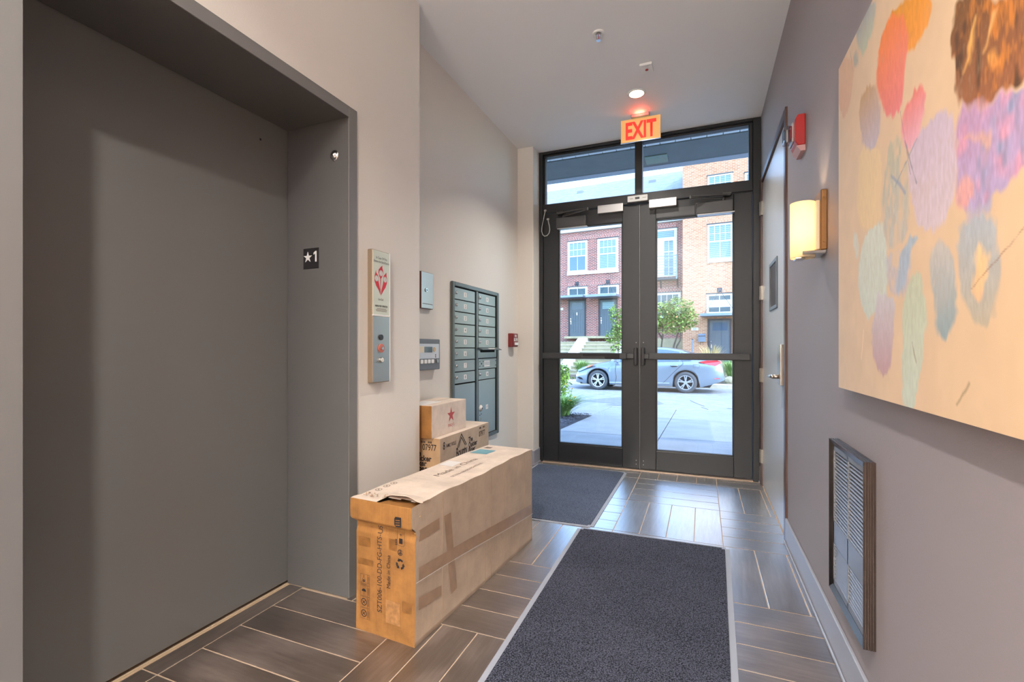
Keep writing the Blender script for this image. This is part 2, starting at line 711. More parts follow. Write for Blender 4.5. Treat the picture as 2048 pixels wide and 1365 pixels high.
def struct(name, bm, mats, parent=None, smooth=False):
    o = obj(name, bm, mats, parent, smooth)
    if parent is None:
        o['kind'] = 'structure'
    return o


def flat_poly(bm, pts, n=None):
    vs = [bm.verts.new(p) for p in pts]
    f = bm.faces.new(vs)
    if n is not None:
        f.normal_update()
        if f.normal.dot(Vector(n)) < 0:
            f.normal_flip()
    return f


def ring2d(bm, c, right, up, r0, r1, seg=28, a0=0.0, a1=2 * math.pi):
    c, right, up = Vector(c), Vector(right).normalized(), Vector(up).normalized()
    full = abs(a1 - a0 - 2 * math.pi) < 1e-6
    n = seg if full else seg + 1
    A, B = [], []
    for k in range(n):
        a = a0 + (a1 - a0) * k / seg
        d = right * math.cos(a) + up * math.sin(a)
        A.append(bm.verts.new(c + d * r0))
        B.append(bm.verts.new(c + d * r1))
    for k in range(seg):
        j = (k + 1) % n
        bm.faces.new((A[k], B[k], B[j], A[j]))
    return bm


def strip2d(bm, pts, right, up, org, w):
    """polyline drawn as flat quads, pts in (right, up) units"""
    org, right, up = Vector(org), Vector(right).normalized(), Vector(up).normalized()
    for (a, b), (c, d) in zip(pts, pts[1:]):
        p, q = Vector((a, b)), Vector((c, d))
        t = (q - p).normalized()
        n = Vector((-t.y, t.x)) * (w / 2)
        p2, q2 = p - t * w / 2, q + t * w / 2
        flat_poly(bm, [org + right * v.x + up * v.y for v in (p2 - n, q2 - n, q2 + n, p2 + n)])
    return bm


def star_pts(c, r, rin=0.38):
    return [(c[0] + (r if k % 2 == 0 else r * rin) * math.sin(math.pi * k / 5), c[1] + (r if k % 2 == 0 else r * rin) * math.cos(math.pi * k / 5)) for k in range(10)]

# ================================================================== room shell
XL, XM, XR, ZC, YF = -1.47, -1.656, 0.455, 3.05, 4.40

# floor: grout slab with one object per tile
floor = struct('floor', bx(-2.0, 0.60, -4.2, 4.50, -0.12, -0.0012), GROUT)
TX = [-1.7300, -1.1275, -0.5080, 0.1115, 0.4550]
PX0, MX, MY, PY0 = -0.508, 0.6195, 0.624, 1.658
_tile_cache = {}


def tile(x0, x1, y0, y1, along):
    g = 0.0019
    lx, ly = (x1 - x0 - 2 * g), (y1 - y0 - 2 * g)
    if lx < 0.012 or ly < 0.012:
        return
    a, b = (lx, ly) if along == 'x' else (ly, lx)
    key = (round(a, 3), round(b, 3))
    if key not in _tile_cache:
        bm = bx(-a / 2, a / 2, -b / 2, b / 2, -0.012, 0.0, 0.0015)
        me = bpy.data.meshes.new('tile')
        bm.to_mesh(me)
        bm.free()
        me.materials.append(TILE)
        _tile_cache[key] = me
    o = bpy.data.objects.new('tile', _tile_cache[key])
    COL.objects.link(o)
    o.parent = floor
    o.location = ((x0 + x1) / 2, (y0 + y1) / 2, random.uniform(-0.0004, 0.0004))
    o.rotation_euler = (0, 0, 0 if along == 'x' else R_(90))


for i in range(-3, 2):
    for j in range(-4, 6):
        bx0, by0 = PX0 + i * MX, PY0 + j * MY
        bx1, by1 = bx0 + MX, by0 + MY
        for k in range(4):
            if (i + j) % 2 == 1:        # rows run along x
                x0, x1, y0, y1, al = bx0, bx1, by0 + k * MY / 4, by0 + (k + 1) * MY / 4, 'x'
            else:
                x0, x1, y0, y1, al = bx0 + k * MX / 4, bx0 + (k + 1) * MX / 4, by0, by1, 'y'
            y1 = min(y1, 4.385)
            lim = -1.8140 if 0.55 < (y0 + y1) / 2 < 1.67 else (-1.47 if (y0 + y1) / 2 < 2.246 else -1.656)
            x1 = min(x1, XR)
            if lim == -1.814:
                # cut strip along the lift sill
                if i == -3:
                    continue
                if i == -2:
                    x0 = -1.7300 if x0 < -1.1275 - 0.6 else x0
                y1 = min(y1, 1.668)
            else:
                x0 = max(x0, lim)
                if i <= -2 and by0 < 2.246 < by1 and y1 > 2.246 > y0:
                    pass
            if x1 - x0 > 0.012 and y1 - y0 > 0.012:
                tile(x0, x1, y0, y1, al)
for (a, b) in ((0.59, 1.034), (1.034, 1.668)):
    tile(-1.8135, -1.7300, a, b, 'y')

# walls
wl = nb()
box(wl, -1.95, XL, -4.2, 0.53, 0, ZC)
box(wl, -1.95, XL, 1.728, 2.246, 0, ZC)
box(wl, -1.95, XL, 0.53, 1.728, 2.20, ZC)
box(wl, -1.95, -1.885, 0.53, 1.728, 0, 2.20)
struct('wall_left', wl, WALL_L)
struct('wall_recess', bx(-1.95, XM, 2.246, 4.23, 0, ZC), WALL_L)
struct('wall_pier', bx(-1.95, -1.495, 4.23, 4.52, 0, ZC, 0.004), WALL_L)
wr = nb()
box(wr, XR, 0.70, -4.2, 3.100, 0, ZC)
box(wr, XR, 0.70, 4.348, 4.52, 0, ZC)
box(wr, XR, 0.70, 3.100, 4.348, 2.512, ZC)
box(wr, 0.60, 0.70, 3.100, 4.348, 0, 2.512)
struct('wall_right', wr, WALL_R)
struct('wall_back', bx(-1.95, 0.70, -4.3, -4.2, 0, ZC), WALL_L)
struct('ceiling', bx(-1.95, 0.70, -4.3, 4.52, ZC, ZC + 0.12), CEIL)
# street wall of this building, above and beside the entrance
wf = nb()
box(wf, -7.0, -1.497, 4.40, 4.60, -0.3, 3.9)
box(wf, 0.457, 7.0, 4.40, 4.60, -0.3, 3.9)
box(wf, -1.497, 0.457, 4.40, 4.60, 3.05, 3.9)
struct('wall_front', wf, BEAM)

# baseboards
bb = nb()
box(bb, XR - 0.012, XR, -4.2, 3.096, 0, 0.14, 0.003)
box(bb, XR - 0.020, XR - 0.012, -4.2, 3.096, 0, 0.016, 0.004)
struct('baseboard_right', bb, BASEB)
bb = nb()
box(bb, XR - 0.012, XR, 4.350, 4.398, 0, 0.14, 0.003)
box(bb, XR - 0.020, XR - 0.012, 4.350, 4.398, 0, 0.016, 0.004)
struct('baseboard_right_end', bb, BASEB)
bb = nb()
box(bb, -1.656, -1.483, 4.218, 4.23, 0, 0.14, 0.003)
box(bb, -1.495, -1.483, 4.23, 4.398, 0, 0.14, 0.003)
box(bb, -1.483, -1.475, 4.218, 4.398, 0, 0.016, 0.004)
struct('baseboard_pier', bb, BASEB)
struct('baseboard_recess', bx(XM, XM + 0.012, 2.25, 4.216, 0, 0.14, 0.003), BASEB)
struct('baseboard_left', bx(XL, XL + 0.012, 1.732, 2.244, 0, 0.14, 0.003), BASEB)

# ------------------------------------------------------------------ lift
lf = struct('trim_1', nb(), ELEV_FRAME)
lf['label'] = 'dark grey enamelled steel frame around the lift door'
j = nb()
box(j, -1.83, -1.462, 0.535, 0.583, 0, 2.2, 0.003)
obj('jamb', j, ELEV_FRAME, lf)
j = nb()
box(j, -1.83, -1.462, 1.668, 1.722, 0, 2.2, 0.003)
obj('jamb', j, ELEV_FRAME, lf)
obj('head', bx(-1.83, -1.462, 0.583, 1.668, 2.152, 2.2, 0.003), ELEV_FRAME, lf)
obj('frame_face', bx(-1.4635, -1.4605, 0.535, 0.5835, 0, 2.2, 0.001), ELEV_FACE, lf)
obj('frame_face', bx(-1.4635, -1.4605, 1.6675, 1.722, 0, 2.2, 0.001), ELEV_FACE, lf)
obj('frame_face', bx(-1.4635, -1.4605, 0.5835, 1.6675, 2.1515, 2.2, 0.001), ELEV_FACE, lf)
g = nb()
box(g, -1.475, -1.4685, 1.722, 1.7285, 0, 2.206)
box(g, -1.475, -1.4685, 0.53, 1.7285, 2.2, 2.2062)
obj('shadow_gap', g, BLACKGAP, lf)
ld = struct('door_4', bx(-1.87, -1.832, 0.55, 1.70, 0.012, 2.30, 0.002), ELEV_DOOR)
ld['label'] = 'plain dark grey lift door panel'
s = nb()
cyl(s, (-1.8315, 1.522, 2.054), (1, 0, 0), 0.006, 0.004, 12)
obj('lock_hole', s, CHROME, ld)
s = nb()
cyl(s, (-1.8308, 1.522, 2.054), (1, 0, 0), 0.003, 0.004, 10)
obj('keyhole', s, BLACKGAP, ld)
sl = nb()
box(sl, -1.832, -1.8225, 0.585, 1.667, -0.01, 0.002)
box(sl, -1.8205, -1.8155, 0.585, 1.667, -0.01, 0.002)
struct('trim_2', sl, SILL)['label'] = 'pale metal sill strip at the foot of the lift door'
struct('lift_gap', bx(-1.85, -1.8145, 0.585, 1.667, -0.02, -0.003), BLACKGAP)

# ------------------------------------------------------------------ storefront frame and transom
wd = struct('window_1', nb(), BLACKALU)
wd['label'] = 'black aluminium storefront frame with two transom panes'


def fr(name, x0, x1, z0, z1, y0=4.40, y1=4.51, bev=0.003):
    return obj(name, bx(x0, x1, y0, y1, z0, z1, bev), BLACKALU, wd)


fr('frame_jamb', -1.495, -1.455, 0, ZC)
fr('frame_jamb', 0.395, 0.455, 0, ZC)
fr('frame_head', -1.455, 0.395, 3.026, ZC)
fr('glazing_stop', -1.455, 0.395, 3.008, 3.016, 4.43, 4.49, 0.001)
obj('head_reveal', bx(-1.455, 0.395, 4.44, 4.51, 3.016, 3.026), DARKALU, wd)
fr('glazing_stop', -1.455, -1.437, 2.533, 3.008, 4.42, 4.49)
fr('glazing_stop', 0.366, 0.395, 2.533, 3.008, 4.42, 4.49)
fr('transom_bar', -1.455, 0.395, 2.442, 2.533)
fr('mullion', -0.571, -0.507, 2.533, 3.008, 4.405, 4.505)
obj('pane', bx(-1.437, -0.571, 4.455, 4.461, 2.533, 3.008), GLASS, wd)
obj('pane', bx(-0.507, 0.366, 4.455, 4.461, 2.533, 3.008), GLASS, wd)
th = nb()
prism(th, [(4.388, 0.0), (4.394, 0.008), (4.50, 0.011), (4.515, 0.0)], -1.455, 0.395, 'yz')
struct('trim_3', th, M('threshold_metal', (160, 138, 120), 0.4, metal=0.5))['label'] = 'metal threshold under the double doors'


def leaf(n, x0, x1, gx0, gx1, gz0, gz1, lab):
    d = struct('door_%d' % n, nb(), BLACKALU)
    d['label'] = lab
    ya, yb = 4.416, 4.46
    obj('stile', bx(x0, gx0, ya, yb, 0.014, 2.437, 0.003), BLACKALU, d)
    obj('stile', bx(gx1, x1, ya, yb, 0.014, 2.437, 0.003), BLACKALU, d)
    obj('bottom_rail', bx(gx0, gx1, ya, yb, 0.014, gz0, 0.003), BLACKALU, d)
    obj('top_rail', bx(gx0, gx1, ya, yb, gz1, 2.437, 0.003), BLACKALU, d)
    w = 0.010
    gs = nb()
    box(gs, gx0, gx0 + w, ya + 0.006, yb - 0.006, gz0, gz1)
    box(gs, gx1 - w, gx1, ya + 0.006, yb - 0.006, gz0, gz1)
    box(gs, gx0, gx1, ya + 0.006, yb - 0.006, gz0, gz0 + w)
    box(gs, gx0, gx1, ya + 0.006, yb - 0.006, gz1 - w, gz1)
    obj('glazing_bead', gs, BLACKALU, d)
    obj('pane', bx(gx0 + w, gx1 - w, 4.435, 4.441, gz0 + w, gz1 - w), GLASS, d)
    return d


dl = leaf(1, -1.452, -0.5295, -1.300, -0.684, 0.192, 2.290, 'black glazed entrance door leaf nearer the mailboxes')
dr = leaf(2, -0.5255, 0.392, -0.386, 0.250, 0.190, 2.282, 'black glazed entrance door leaf nearer the grey fire door')
# meeting strip
obj('astragal', bx(-0.5300, -0.5255, 4.410, 4.425, 0.014, 2.437), M('meeting_strip', (120, 116, 112), 0.4, metal=0.6), dl)


def panic(d, x0, x1, hx0, hx1, inner, pad):
    b = nb()
    box(b, x0, x1, 4.335, 4.385, 1.016, 1.075, 0.008, 2)
    box(b, x0, x0 + 0.05, 4.38, 4.42, 1.022, 1.069, 0.004)
    p = obj('panic_bar', b, BLACKALU2, d)
    if pad:
        obj('push_pad', bx(pad[0], pad[1], 4.330, 4.340, 1.024, 1.069, 0.003), BLACK, p)
        obj('push_pad_lip', bx(pad[0] - 0.02, pad[1] - 0.13, 4.327, 4.336, 1.017, 1.044, 0.003), BLACKALU2, p)
    h = nb()
    box(h, hx0, hx1, 4.355, 4.42, 0.962, 1.125, 0.012, 2)
    a, c = (x1, hx0) if hx0 > x1 else (hx1, x0)
    box(h, a - 0.004, c + 0.004, 4.35, 4.41, 1.022, 1.069, 0.006, 2)
    obj('latch_case', h, BLACKALU2, p)


panic(dl, -1.440, -0.635, -0.577, -0.545, 1, (-1.040, -0.700))
panic(dr, -0.444, 0.372, -0.512, -0.480, 0, None)


def closer(d, x0, x1, shoe, sgn, elbow):
    c = nb()
    box(c, x0, x1, 4.350, 4.418, 2.276, 2.374, 0.006, 2)
    cl = obj('door_closer', c, DARKALU, d)
    obj('closer_underside_sheen', bx(x0 + 0.01, x1 + 0.012, 4.358, 4.417, 2.266, 2.2775, 0.002), SILVER, cl)  # silver strip paints the light caught along the closer's underside
    a = nb()
    box(a, shoe - 0.038, shoe + 0.038, 4.365, 4.40, 2.425, 2.447, 0.006)
    box(a, shoe - 0.03, shoe + 0.03, 4.355, 4.40, 2.412, 2.428, 0.004)
    tube(a, [(shoe, 4.35, 2.420), (elbow, 4.285, 2.414)], 0.0075, 8)
    px = (x0 + x1) / 2 + sgn * 0.07
    tube(a, [(elbow, 4.285, 2.404), (px, 4.372, 2.392)], 0.008, 8)
    cyl(a, (px, 4.378, 2.385), (0, 0, 1), 0.016, 0.026, 14)
    cyl(a, (elbow, 4.285, 2.409), (0, 0, 1), 0.012, 0.026, 12)
    obj('closer_arm', a, DARKALU, cl)


closer(dl, -1.306, -1.016, -1.270, -1, -0.985)
closer(dr, -0.048, 0.243, 0.197, 1, -0.090)
# pivots, screws and bolts on the meeting stiles
for d, xs in ((dl, (-0.56, -0.548)), (dr, (-0.508, -0.496))):
    s = nb()
    for z in (1.17, 0.09, 0.055):
        cyl(s, (xs[0] if d is dl else xs[1], 4.4155, z), (0, 1, 0), 0.004, 0.003, 8)
    obj('screw', s, LIGHTGREY, d)['kind'] = 'stuff'
obj('closer_plate', bx(-0.385, -0.06, 4.413, 4.418, 2.293, 2.372, 0.001), DARKALU, dr)

# magnetic locks, sensor, cable loop
for nm, x0, x1, lab in (('magnetic_lock', -0.906, -0.672, 'silver magnetic lock bar above the entrance door leaf nearer the mailboxes'),
                        ('magnetic_lock', -0.442, -0.208, 'silver magnetic lock bar above the entrance door leaf nearer the fire door')):
    t = thing(nm, lab, 'lock', ((x0 + x1) / 2, 4.40, 2.376), group=None)
    obj('housing', bx(x0, x1, 4.362, 4.4155, 2.377, 2.4415, 0.004, 2), SILVER, t)
    obj('mounting_plate', bx(x0, x1, 4.37, 4.3995, 2.440, 2.453, 0.002), SILVER, t)
t = thing('motion_sensor', 'pale grey request-to-exit sensor fixed to the bar below the mullion', 'sensor', (-0.543, 4.40, 2.452))
obj('housing', bx(-0.633, -0.454, 4.372, 4.3995, 2.453, 2.508, 0.005, 2), LIGHTGREY, t)
obj('sensor_window', bx(-0.565, -0.525, 4.369, 4.374, 2.474, 2.492, 0.001), DKPLASTIC, t)
VENTG = M('vent_grey', (140, 140, 138), 0.5)
obj('vent_slot', bx(-0.612, -0.582, 4.3705, 4.3725, 2.478, 2.484), VENTG, t)
obj('vent_slot', bx(-0.500, -0.470, 4.3705, 4.3725, 2.478, 2.484), VENTG, t)
pts = [(-1.427, 4.394, 2.47)]
for k in range(17):
    a = R_(100 + 340 * k / 16.0)
    pts.append((-1.418 + 0.050 * math.cos(a) * (0.75 + 0.25 * math.sin(a) * -1), 4.392, 2.292 + 0.075 * math.sin(a)))
pts = [(-1.427, 4.393, 2.468), (-1.431, 4.386, 2.44), (-1.443, 4.384, 2.38), (-1.459, 4.384, 2.31), (-1.462, 4.385, 2.27), (-1.452, 4.386, 2.235), (-1.432, 4.387, 2.218),
       (-1.408, 4.389, 2.222), (-1.388, 4.392, 2.245), (-1.382, 4.396, 2.28), (-1.389, 4.404, 2.32), (-1.401, 4.412, 2.36), (-1.405, 4.414, 2.385)]
t = thing('door_cable', 'grey looped power cable hanging beside the door closer at the pier', 'cable', (-1.42, 4.395, 2.22))
obj('cable', tube(nb(), pts, 0.0045, 8), LIGHTGREY, t, True)
obj('cable_end', bx(-1.44, -1.414, 4.388, 4.3995, 2.462, 2.480, 0.003), LIGHTGREY, t)
obj('cable_end', bx(-1.418, -1.392, 4.404, 4.4155, 2.380, 2.396, 0.003), LIGHTGREY, t)

# ------------------------------------------------------------------ ceiling fittings
t = thing('exit_sign', 'lit EXIT sign with red letters hanging from the ceiling before the doors', 'exit sign', (-0.473, 4.0, ZC))
obj('canopy', bx(-0.545, -0.401, 3.965, 4.03, 3.024, ZC, 0.003), SILVER, t)
p = obj('panel', bx(-0.632, -0.314, 3.992, 4.000, 2.836, 3.026, 0.002), EXITGLOW, t)
text('exit_letters', 'EXIT', 0.195, (-0.473, 3.9915, 2.862), (1, 0, 0), (0, 0, 1), EXITRED, p, sx=0.62, align='CENTER', bold=0.006)
e = nb()
box(e, -0.634, -0.312, 3.991, 4.001, 2.832, 2.837)
box(e, -0.313, -0.311, 3.991, 4.001, 2.832, 3.026)
obj('edge_trim', e, CHROME, t)
area_lamp('exit_glow', (-0.473, 3.962, 3.028), 0.06, 0.5, (1.0, 0.08, 0.04), aim=(0, -0.6, 1), spread=170).data.shape = 'SQUARE'

t = thing('sprinkler_head', 'white pendant fire sprinkler with round ring on the ceiling', 'sprinkler', (-0.588, 2.861, ZC))
s = nb()
lathe(s, [(0.017, -0.004), (0.030, -0.010), (0.036, -0.006), (0.037, 0.0), (0.030, 0.0)], (-0.588, 2.861, ZC), (0, 0, 1), 28)
obj('escutcheon', s, WHITE, t, True)
s = nb()
cyl(s, (-0.588, 2.861, 3.042), (0, 0, 1), 0.012, 0.016, 14)
tube(s, [(-0.599, 2.861, 3.035), (-0.600, 2.861, 3.020), (-0.591, 2.861, 3.006)], 0.0022, 6)
tube(s, [(-0.577, 2.861, 3.035), (-0.576, 2.861, 3.020), (-0.585, 2.861, 3.006)], 0.0022, 6)
obj('sprinkler_arms', s, CHROME, t)
s = nb()
cyl(s, (-0.588, 2.861, 3.02), (0, 0, 1), 0.0025, 0.028, 8)
obj('glass_bulb', s, RED, t)
s = nb()
cyl(s, (-0.588, 2.861, 3.004), (0, 0, 1), 0.0135, 0.002, 20)
obj('deflector', s, CHROME, t)

t = thing('ceiling_notifier', 'small square white ceiling plate with a red centre lamp', 'alarm device', (-0.354, 3.325, ZC))
obj('plate', bx(-0.396, -0.312, 3.275, 3.378, 3.034, ZC, 0.004, 2), WHITE, t)
s = nb()
cyl(s, (-0.352, 3.335, 3.033), (0, 0, 1), 0.010, 0.006, 14)
obj('indicator_lamp', s, RED, t)
obj('face_line', bx(-0.385, -0.325, 3.288, 3.292, 3.0335, 3.0345), M('faint_grey', (190, 190, 192), 0.5), t)

t = thing('downlight', 'round recessed ceiling downlight glowing warm above the exit sign', 'ceiling light', (DOWN[0][0], DOWN[0][1], ZC))
s = nb()
lathe(s, [(0.052, -0.004), (0.066, -0.006), (0.070, 0.0), (0.052, 0.0)], (DOWN[0][0], DOWN[0][1], ZC), (0, 0, 1), 32)
obj('trim_ring', s, WHITE, t, True)
s = nb()
cyl(s, (DOWN[0][0], DOWN[0][1], ZC - 0.003), (0, 0, 1), 0.053, 0.004, 28)
obj('lens', s, LENS, t)

# ------------------------------------------------------------------ lift call station
X0 = -1.44
t = thing('lift_call_station', 'tall brushed steel lift call panel with red flame notice and three buttons', 'control panel', (XL, 1.87, 0.954))
obj('housing', bx(XL, X0 - 0.002, 1.803, 1.937, 0.954, 1.59, 0.003), STEELSIDE, t)
obj('face_plate', bx(X0 - 0.003, X0, 1.806, 1.934, 0.957, 1.273, 0.001), STEEL, t)
np_ = obj('notice_plate', bx(X0 - 0.003, X0, 1.806, 1.934, 1.281, 1.587, 0.001), M('notice_pale_green', (206, 212, 196), 0.35), t)
obj('divider_bead', bx(X0 - 0.003, X0 + 0.001, 1.804, 1.936, 1.273, 1.281, 0.001), WHITE, t)
obj('edge_bead', bx(X0 - 0.004, X0 + 0.001, 1.934, 1.9385, 0.954, 1.59, 0.001), WHITE, t)
xp = X0 + 0.0006
UP, RT = (0, 0, 1), (0, 1, 0)
text('notice_text', 'In Case Of Fire', 0.017, (xp, 1.870, 1.548), RT, UP, INK, np_, 0.8, 'CENTER')
text('notice_text', 'Elevators Are Out Of Service', 0.0155, (xp, 1.870, 1.531), RT, UP, INK, np_, 0.62, 'CENTER')
FL = M('flame_red', (196, 20, 36), 0.45)
for pts in ([(1.876, 1.521), (1.862, 1.511), (1.848, 1.497), (1.846, 1.482), (1.852, 1.468), (1.860, 1.455), (1.861, 1.40), (1.864, 1.40), (1.866, 1.455), (1.876, 1.468), (1.883, 1.484), (1.881, 1.497), (1.876, 1.508)],
            [(1.828, 1.493), (1.830, 1.480), (1.842, 1.470), (1.848, 1.458), (1.846, 1.442), (1.852, 1.425), (1.862, 1.395), (1.864, 1.374), (1.848, 1.398), (1.829, 1.418), (1.817, 1.440), (1.816, 1.458), (1.822, 1.475)],
            [(1.907, 1.491), (1.896, 1.481), (1.886, 1.472), (1.882, 1.458), (1.882, 1.440), (1.876, 1.420), (1.868, 1.398), (1.866, 1.374), (1.882, 1.396), (1.900, 1.416), (1.911, 1.438), (1.914, 1.456), (1.908, 1.474)]):
    f = nb()
    flat_poly(f, [(xp, a, b) for a, b in pts], (1, 0, 0))
    bmesh.ops.triangulate(f, faces=f.faces[:])
    obj('flame', f, FL, np_)
for c in ((1.865, 1.482), (1.832, 1.453), (1.897, 1.455)):
    f = nb()
    ring2d(f, (xp + 0.0004, *c), RT, UP, 0.0, 0.0145, 20)
    bmesh.ops.remove_doubles(f, verts=f.verts[:], dist=1e-5)
    obj('number_disc', f, LABELW, np_)
    f = nb()
    ring2d(f, (xp + 0.0007, *c), RT, UP, 0.0115, 0.0128, 20)
    obj('disc_ring', f, INKGREY, np_)
for c, ch in (((1.865, 1.482), '2'), ((1.832, 1.453), '1'), ((1.897, 1.455), '3')):
    text('disc_number', ch, 0.018, (xp + 0.0008, c[0], c[1] - 0.006), RT, UP, INK, np_, 0.8, 'CENTER')
text('notice_text', 'Use Exit', 0.015, (xp, 1.864, 1.350), RT, UP, INK, np_, 0.8, 'CENTER')
text('notice_text', "FIREFIGHTERS' OPERATION", 0.0125, (xp, 1.869, 1.318), RT, UP, INK, np_, 0.62, 'CENTER', 0.0003)
f = nb()
for z, w in ((1.309, 0.07), (1.303, 0.085), (1.297, 0.08)):
    flat_poly(f, [(xp, 1.869 - w / 2, z), (xp, 1.869 + w / 2, z), (xp, 1.869 + w / 2, z + 0.0022), (xp, 1.869 - w / 2, z + 0.0022)], (1, 0, 0))
obj('fine_print', f, INKGREY, np_)['kind'] = 'stuff'
s = nb()
cyl(s, (X0 + 0.003, 1.864, 1.172), (1, 0, 0), 0.0135, 0.006, 24)
obj('speaker_disc', s, DKPLASTIC, t)
s = nb()
cyl(s, (X0 + 0.002, 1.866, 1.119), (1, 0, 0), 0.021, 0.005, 28)
k_ = obj('key_switch', s, M('copper_red_ring', (196, 110, 92), 0.35, metal=0.3), t)
s = nb()
cyl(s, (X0 + 0.007, 1.866, 1.119), (1, 0, 0), 0.008, 0.010, 18)
obj('key_cylinder', s, CHROME, k_)
s = nb()
cyl(s, (X0 + 0.004, 1.866, 1.063), (1, 0, 0), 0.0145, 0.010, 24)
b_ = obj('call_button', s, CHROME, t)
s = nb()
cyl(s, (X0 + 0.0095, 1.866, 1.063), (1, 0, 0), 0.010, 0.002, 24)
obj('button_cap', s, M('button_cap_white', (220, 215, 205), 0.4), b_)

# floor number plate and button on the lift jamb
t = thing('floor_plate', 'black tactile plate reading star 1 on the grey lift jamb', 'sign', (-1.68, 1.668, 1.488))
p = obj('plate', bx(-1.727, -1.634, 1.6655, 1.668, 1.488, 1.583, 0.001), BLACK, t)
f = nb()
prism(f, star_pts((-1.698, 1.541), 0.026), 1.6635, 1.6658, 'xz')
obj('star_mark', f, WHITE, p)
f = nb()
prism(f, [(-1.6535, 1.519), (-1.6455, 1.519), (-1.6455, 1.568), (-1.6520, 1.568), (-1.6630, 1.560), (-1.6630, 1.552), (-1.6535, 1.557)], 1.6635, 1.6658, 'xz')
obj('floor_number', f, WHITE, p)
t = thing('jamb_lantern', 'round chrome call lantern high on the grey lift jamb', 'button', (-1.543, 1.668, 1.97))
s = nb()
lathe(s, [(0.024, 0.0), (0.024, 0.003), (0.018, 0.006), (0.016, 0.006), (0.014, 0.011), (0.007, 0.016), (0.0, 0.017)], (-1.543, 1.668, 1.993), (0, -1, 0), 26)
obj('bezel', s, CHROME, t, True)
s = nb()
cyl(s, (-1.543, 1.665, 1.966), (0, 1, 0), 0.003, 0.006, 8)
obj('set_screw', s, CHROME, t)

# ------------------------------------------------------------------ key plate and fire panel on the recess wall
t = thing('key_switch_plate', 'small brushed steel key switch plate with red-brown sides, left of the mailboxes', 'switch plate', (XM, 2.585, 1.37))
obj('back_box', bx(XM, -1.634, 2.512, 2.656, 1.372, 1.605, 0.002), M('red_brown_box', (98, 52, 44), 0.5), t)
obj('face_plate', bx(-1.634, -1.631, 2.514, 2.654, 1.374, 1.603, 0.001), STEEL, t)
s = nb()
cyl(s, (-1.628, 2.566, 1.490), (1, 0, 0), 0.011, 0.008, 18)
obj('key_cylinder', s, CHROME, t)
s = nb()
cyl(s, (-1.6235, 2.566, 1.490), (1, 0, 0), 0.005, 0.002, 10)
obj('keyhole', s, BLACKGAP, t)
f = nb()
for i_ in range(9):
    y = 2.527 + i_ * 0.013
    flat_poly(f, [(-1.6304, y, 1.400), (-1.6304, y + 0.009, 1.400), (-1.6304, y + 0.009, 1.405), (-1.6304, y, 1.405)], (1, 0, 0))
obj('fine_print', f, INKGREY, t)['kind'] = 'stuff'

t = thing('fire_alarm_panel', 'grey fire alarm annunciator with small display and row of white keys', 'control panel', (XM, 2.59, 0.975))
GREYP = M('panel_grey', (104, 108, 112), 0.5)
obj('housing', bx(XM, -1.616, 2.43, 2.713, 0.980, 1.178, 0.006, 2), GREYP, t)
fp = obj('face', bx(-1.616, -1.613, 2.442, 2.697, 1.052, 1.147, 0.001), M('face_pale_blue', (196, 202, 208), 0.4), t)
obj('display', bx(-1.6135, -1.6115, 2.520, 2.612, 1.092, 1.128, 0.001), M('display_blue_grey', (84, 102, 116), 0.15), t)
obj('label_strip', bx(-1.6135, -1.6118, 2.455, 2.514, 1.092, 1.130), M('label_cream', (228, 214, 190), 0.5), t)
s = nb()
cyl(s, (-1.612, 2.634, 1.111), (1, 0, 0), 0.015, 0.004, 18)
obj('dial', s, M('dial_tan', (188, 160, 120), 0.4), t)
for k in range(4):
    y = 2.475 + k * 0.042
    obj('key', bx(-1.6165, -1.610, y, y + 0.031, 1.022, 1.047, 0.002), WHITE, t)
s = nb()
cyl(s, (-1.609, 2.668, 1.035), (1, 0, 0), 0.013, 0.012, 16)
obj('key_lock', s, CHROME, t)
for z in (1.075, 1.062):
    obj('indicator_lamp', cyl(nb(), (-1.612, 2.650, z), (1, 0, 0), 0.004, 0.004, 8), REDDARK, t)

# ------------------------------------------------------------------ mailbox bank
XB = -1.640
t = thing('mailbox_bank', 'green-grey steel mailbox bank with numbered doors set in the recess wall', 'mailbox', (XM, 3.33, 0.385))
f = nb()
box(f, XM, XB + 0.006, 2.920, 2.951, 0.385, 1.597, 0.004)
box(f, XM, XB + 0.006, 3.698, 3.735, 0.385, 1.597, 0.004)
box(f, XM, XB + 0.006, 2.951, 3.698, 1.566, 1.597, 0.004)
box(f, XM, XB + 0.006, 2.951, 3.698, 0.385, 0.416, 0.004)
box(f, XM, XB + 0.002, 3.302, 3.334, 0.416, 1.566, 0.002)
obj('frame', f, MAILFRAME, t)
f = nb()
box(f, XM, XB - 0.010, 2.951, 3.698, 0.416, 1.566)
obj('cavity', f, BLACKGAP, t)


def mdoor(y0, y1, z0, z1, num, lock=True):
    d = obj('mailbox_door', bx(XB - 0.012, XB, y0, y1, z0, z1, 0.0015), MAILBOX, t)
    zc = (z0 + z1) / 2
    if num:
        yl = y0 + 0.43 * (y1 - y0)
        l_ = obj('number_label', bx(XB - 0.001, XB + 0.0008, yl, yl + 0.044, zc - 0.017, zc + 0.019), LABELW, d)
        text('number', num, 0.034, (XB + 0.0012, yl + 0.022, zc - 0.011), RT, UP, INK, d, 0.75, 'CENTER', 0.0006)
    if lock:
        s = nb()
        lathe(s, [(0.0, 0.011), (0.009, 0.010), (0.0115, 0.007), (0.0115, 0.0)], (XB, y0 + 0.022, zc + 0.004), (1, 0, 0), 16)
        obj('lock', s, CHROME, d, True)
    return d


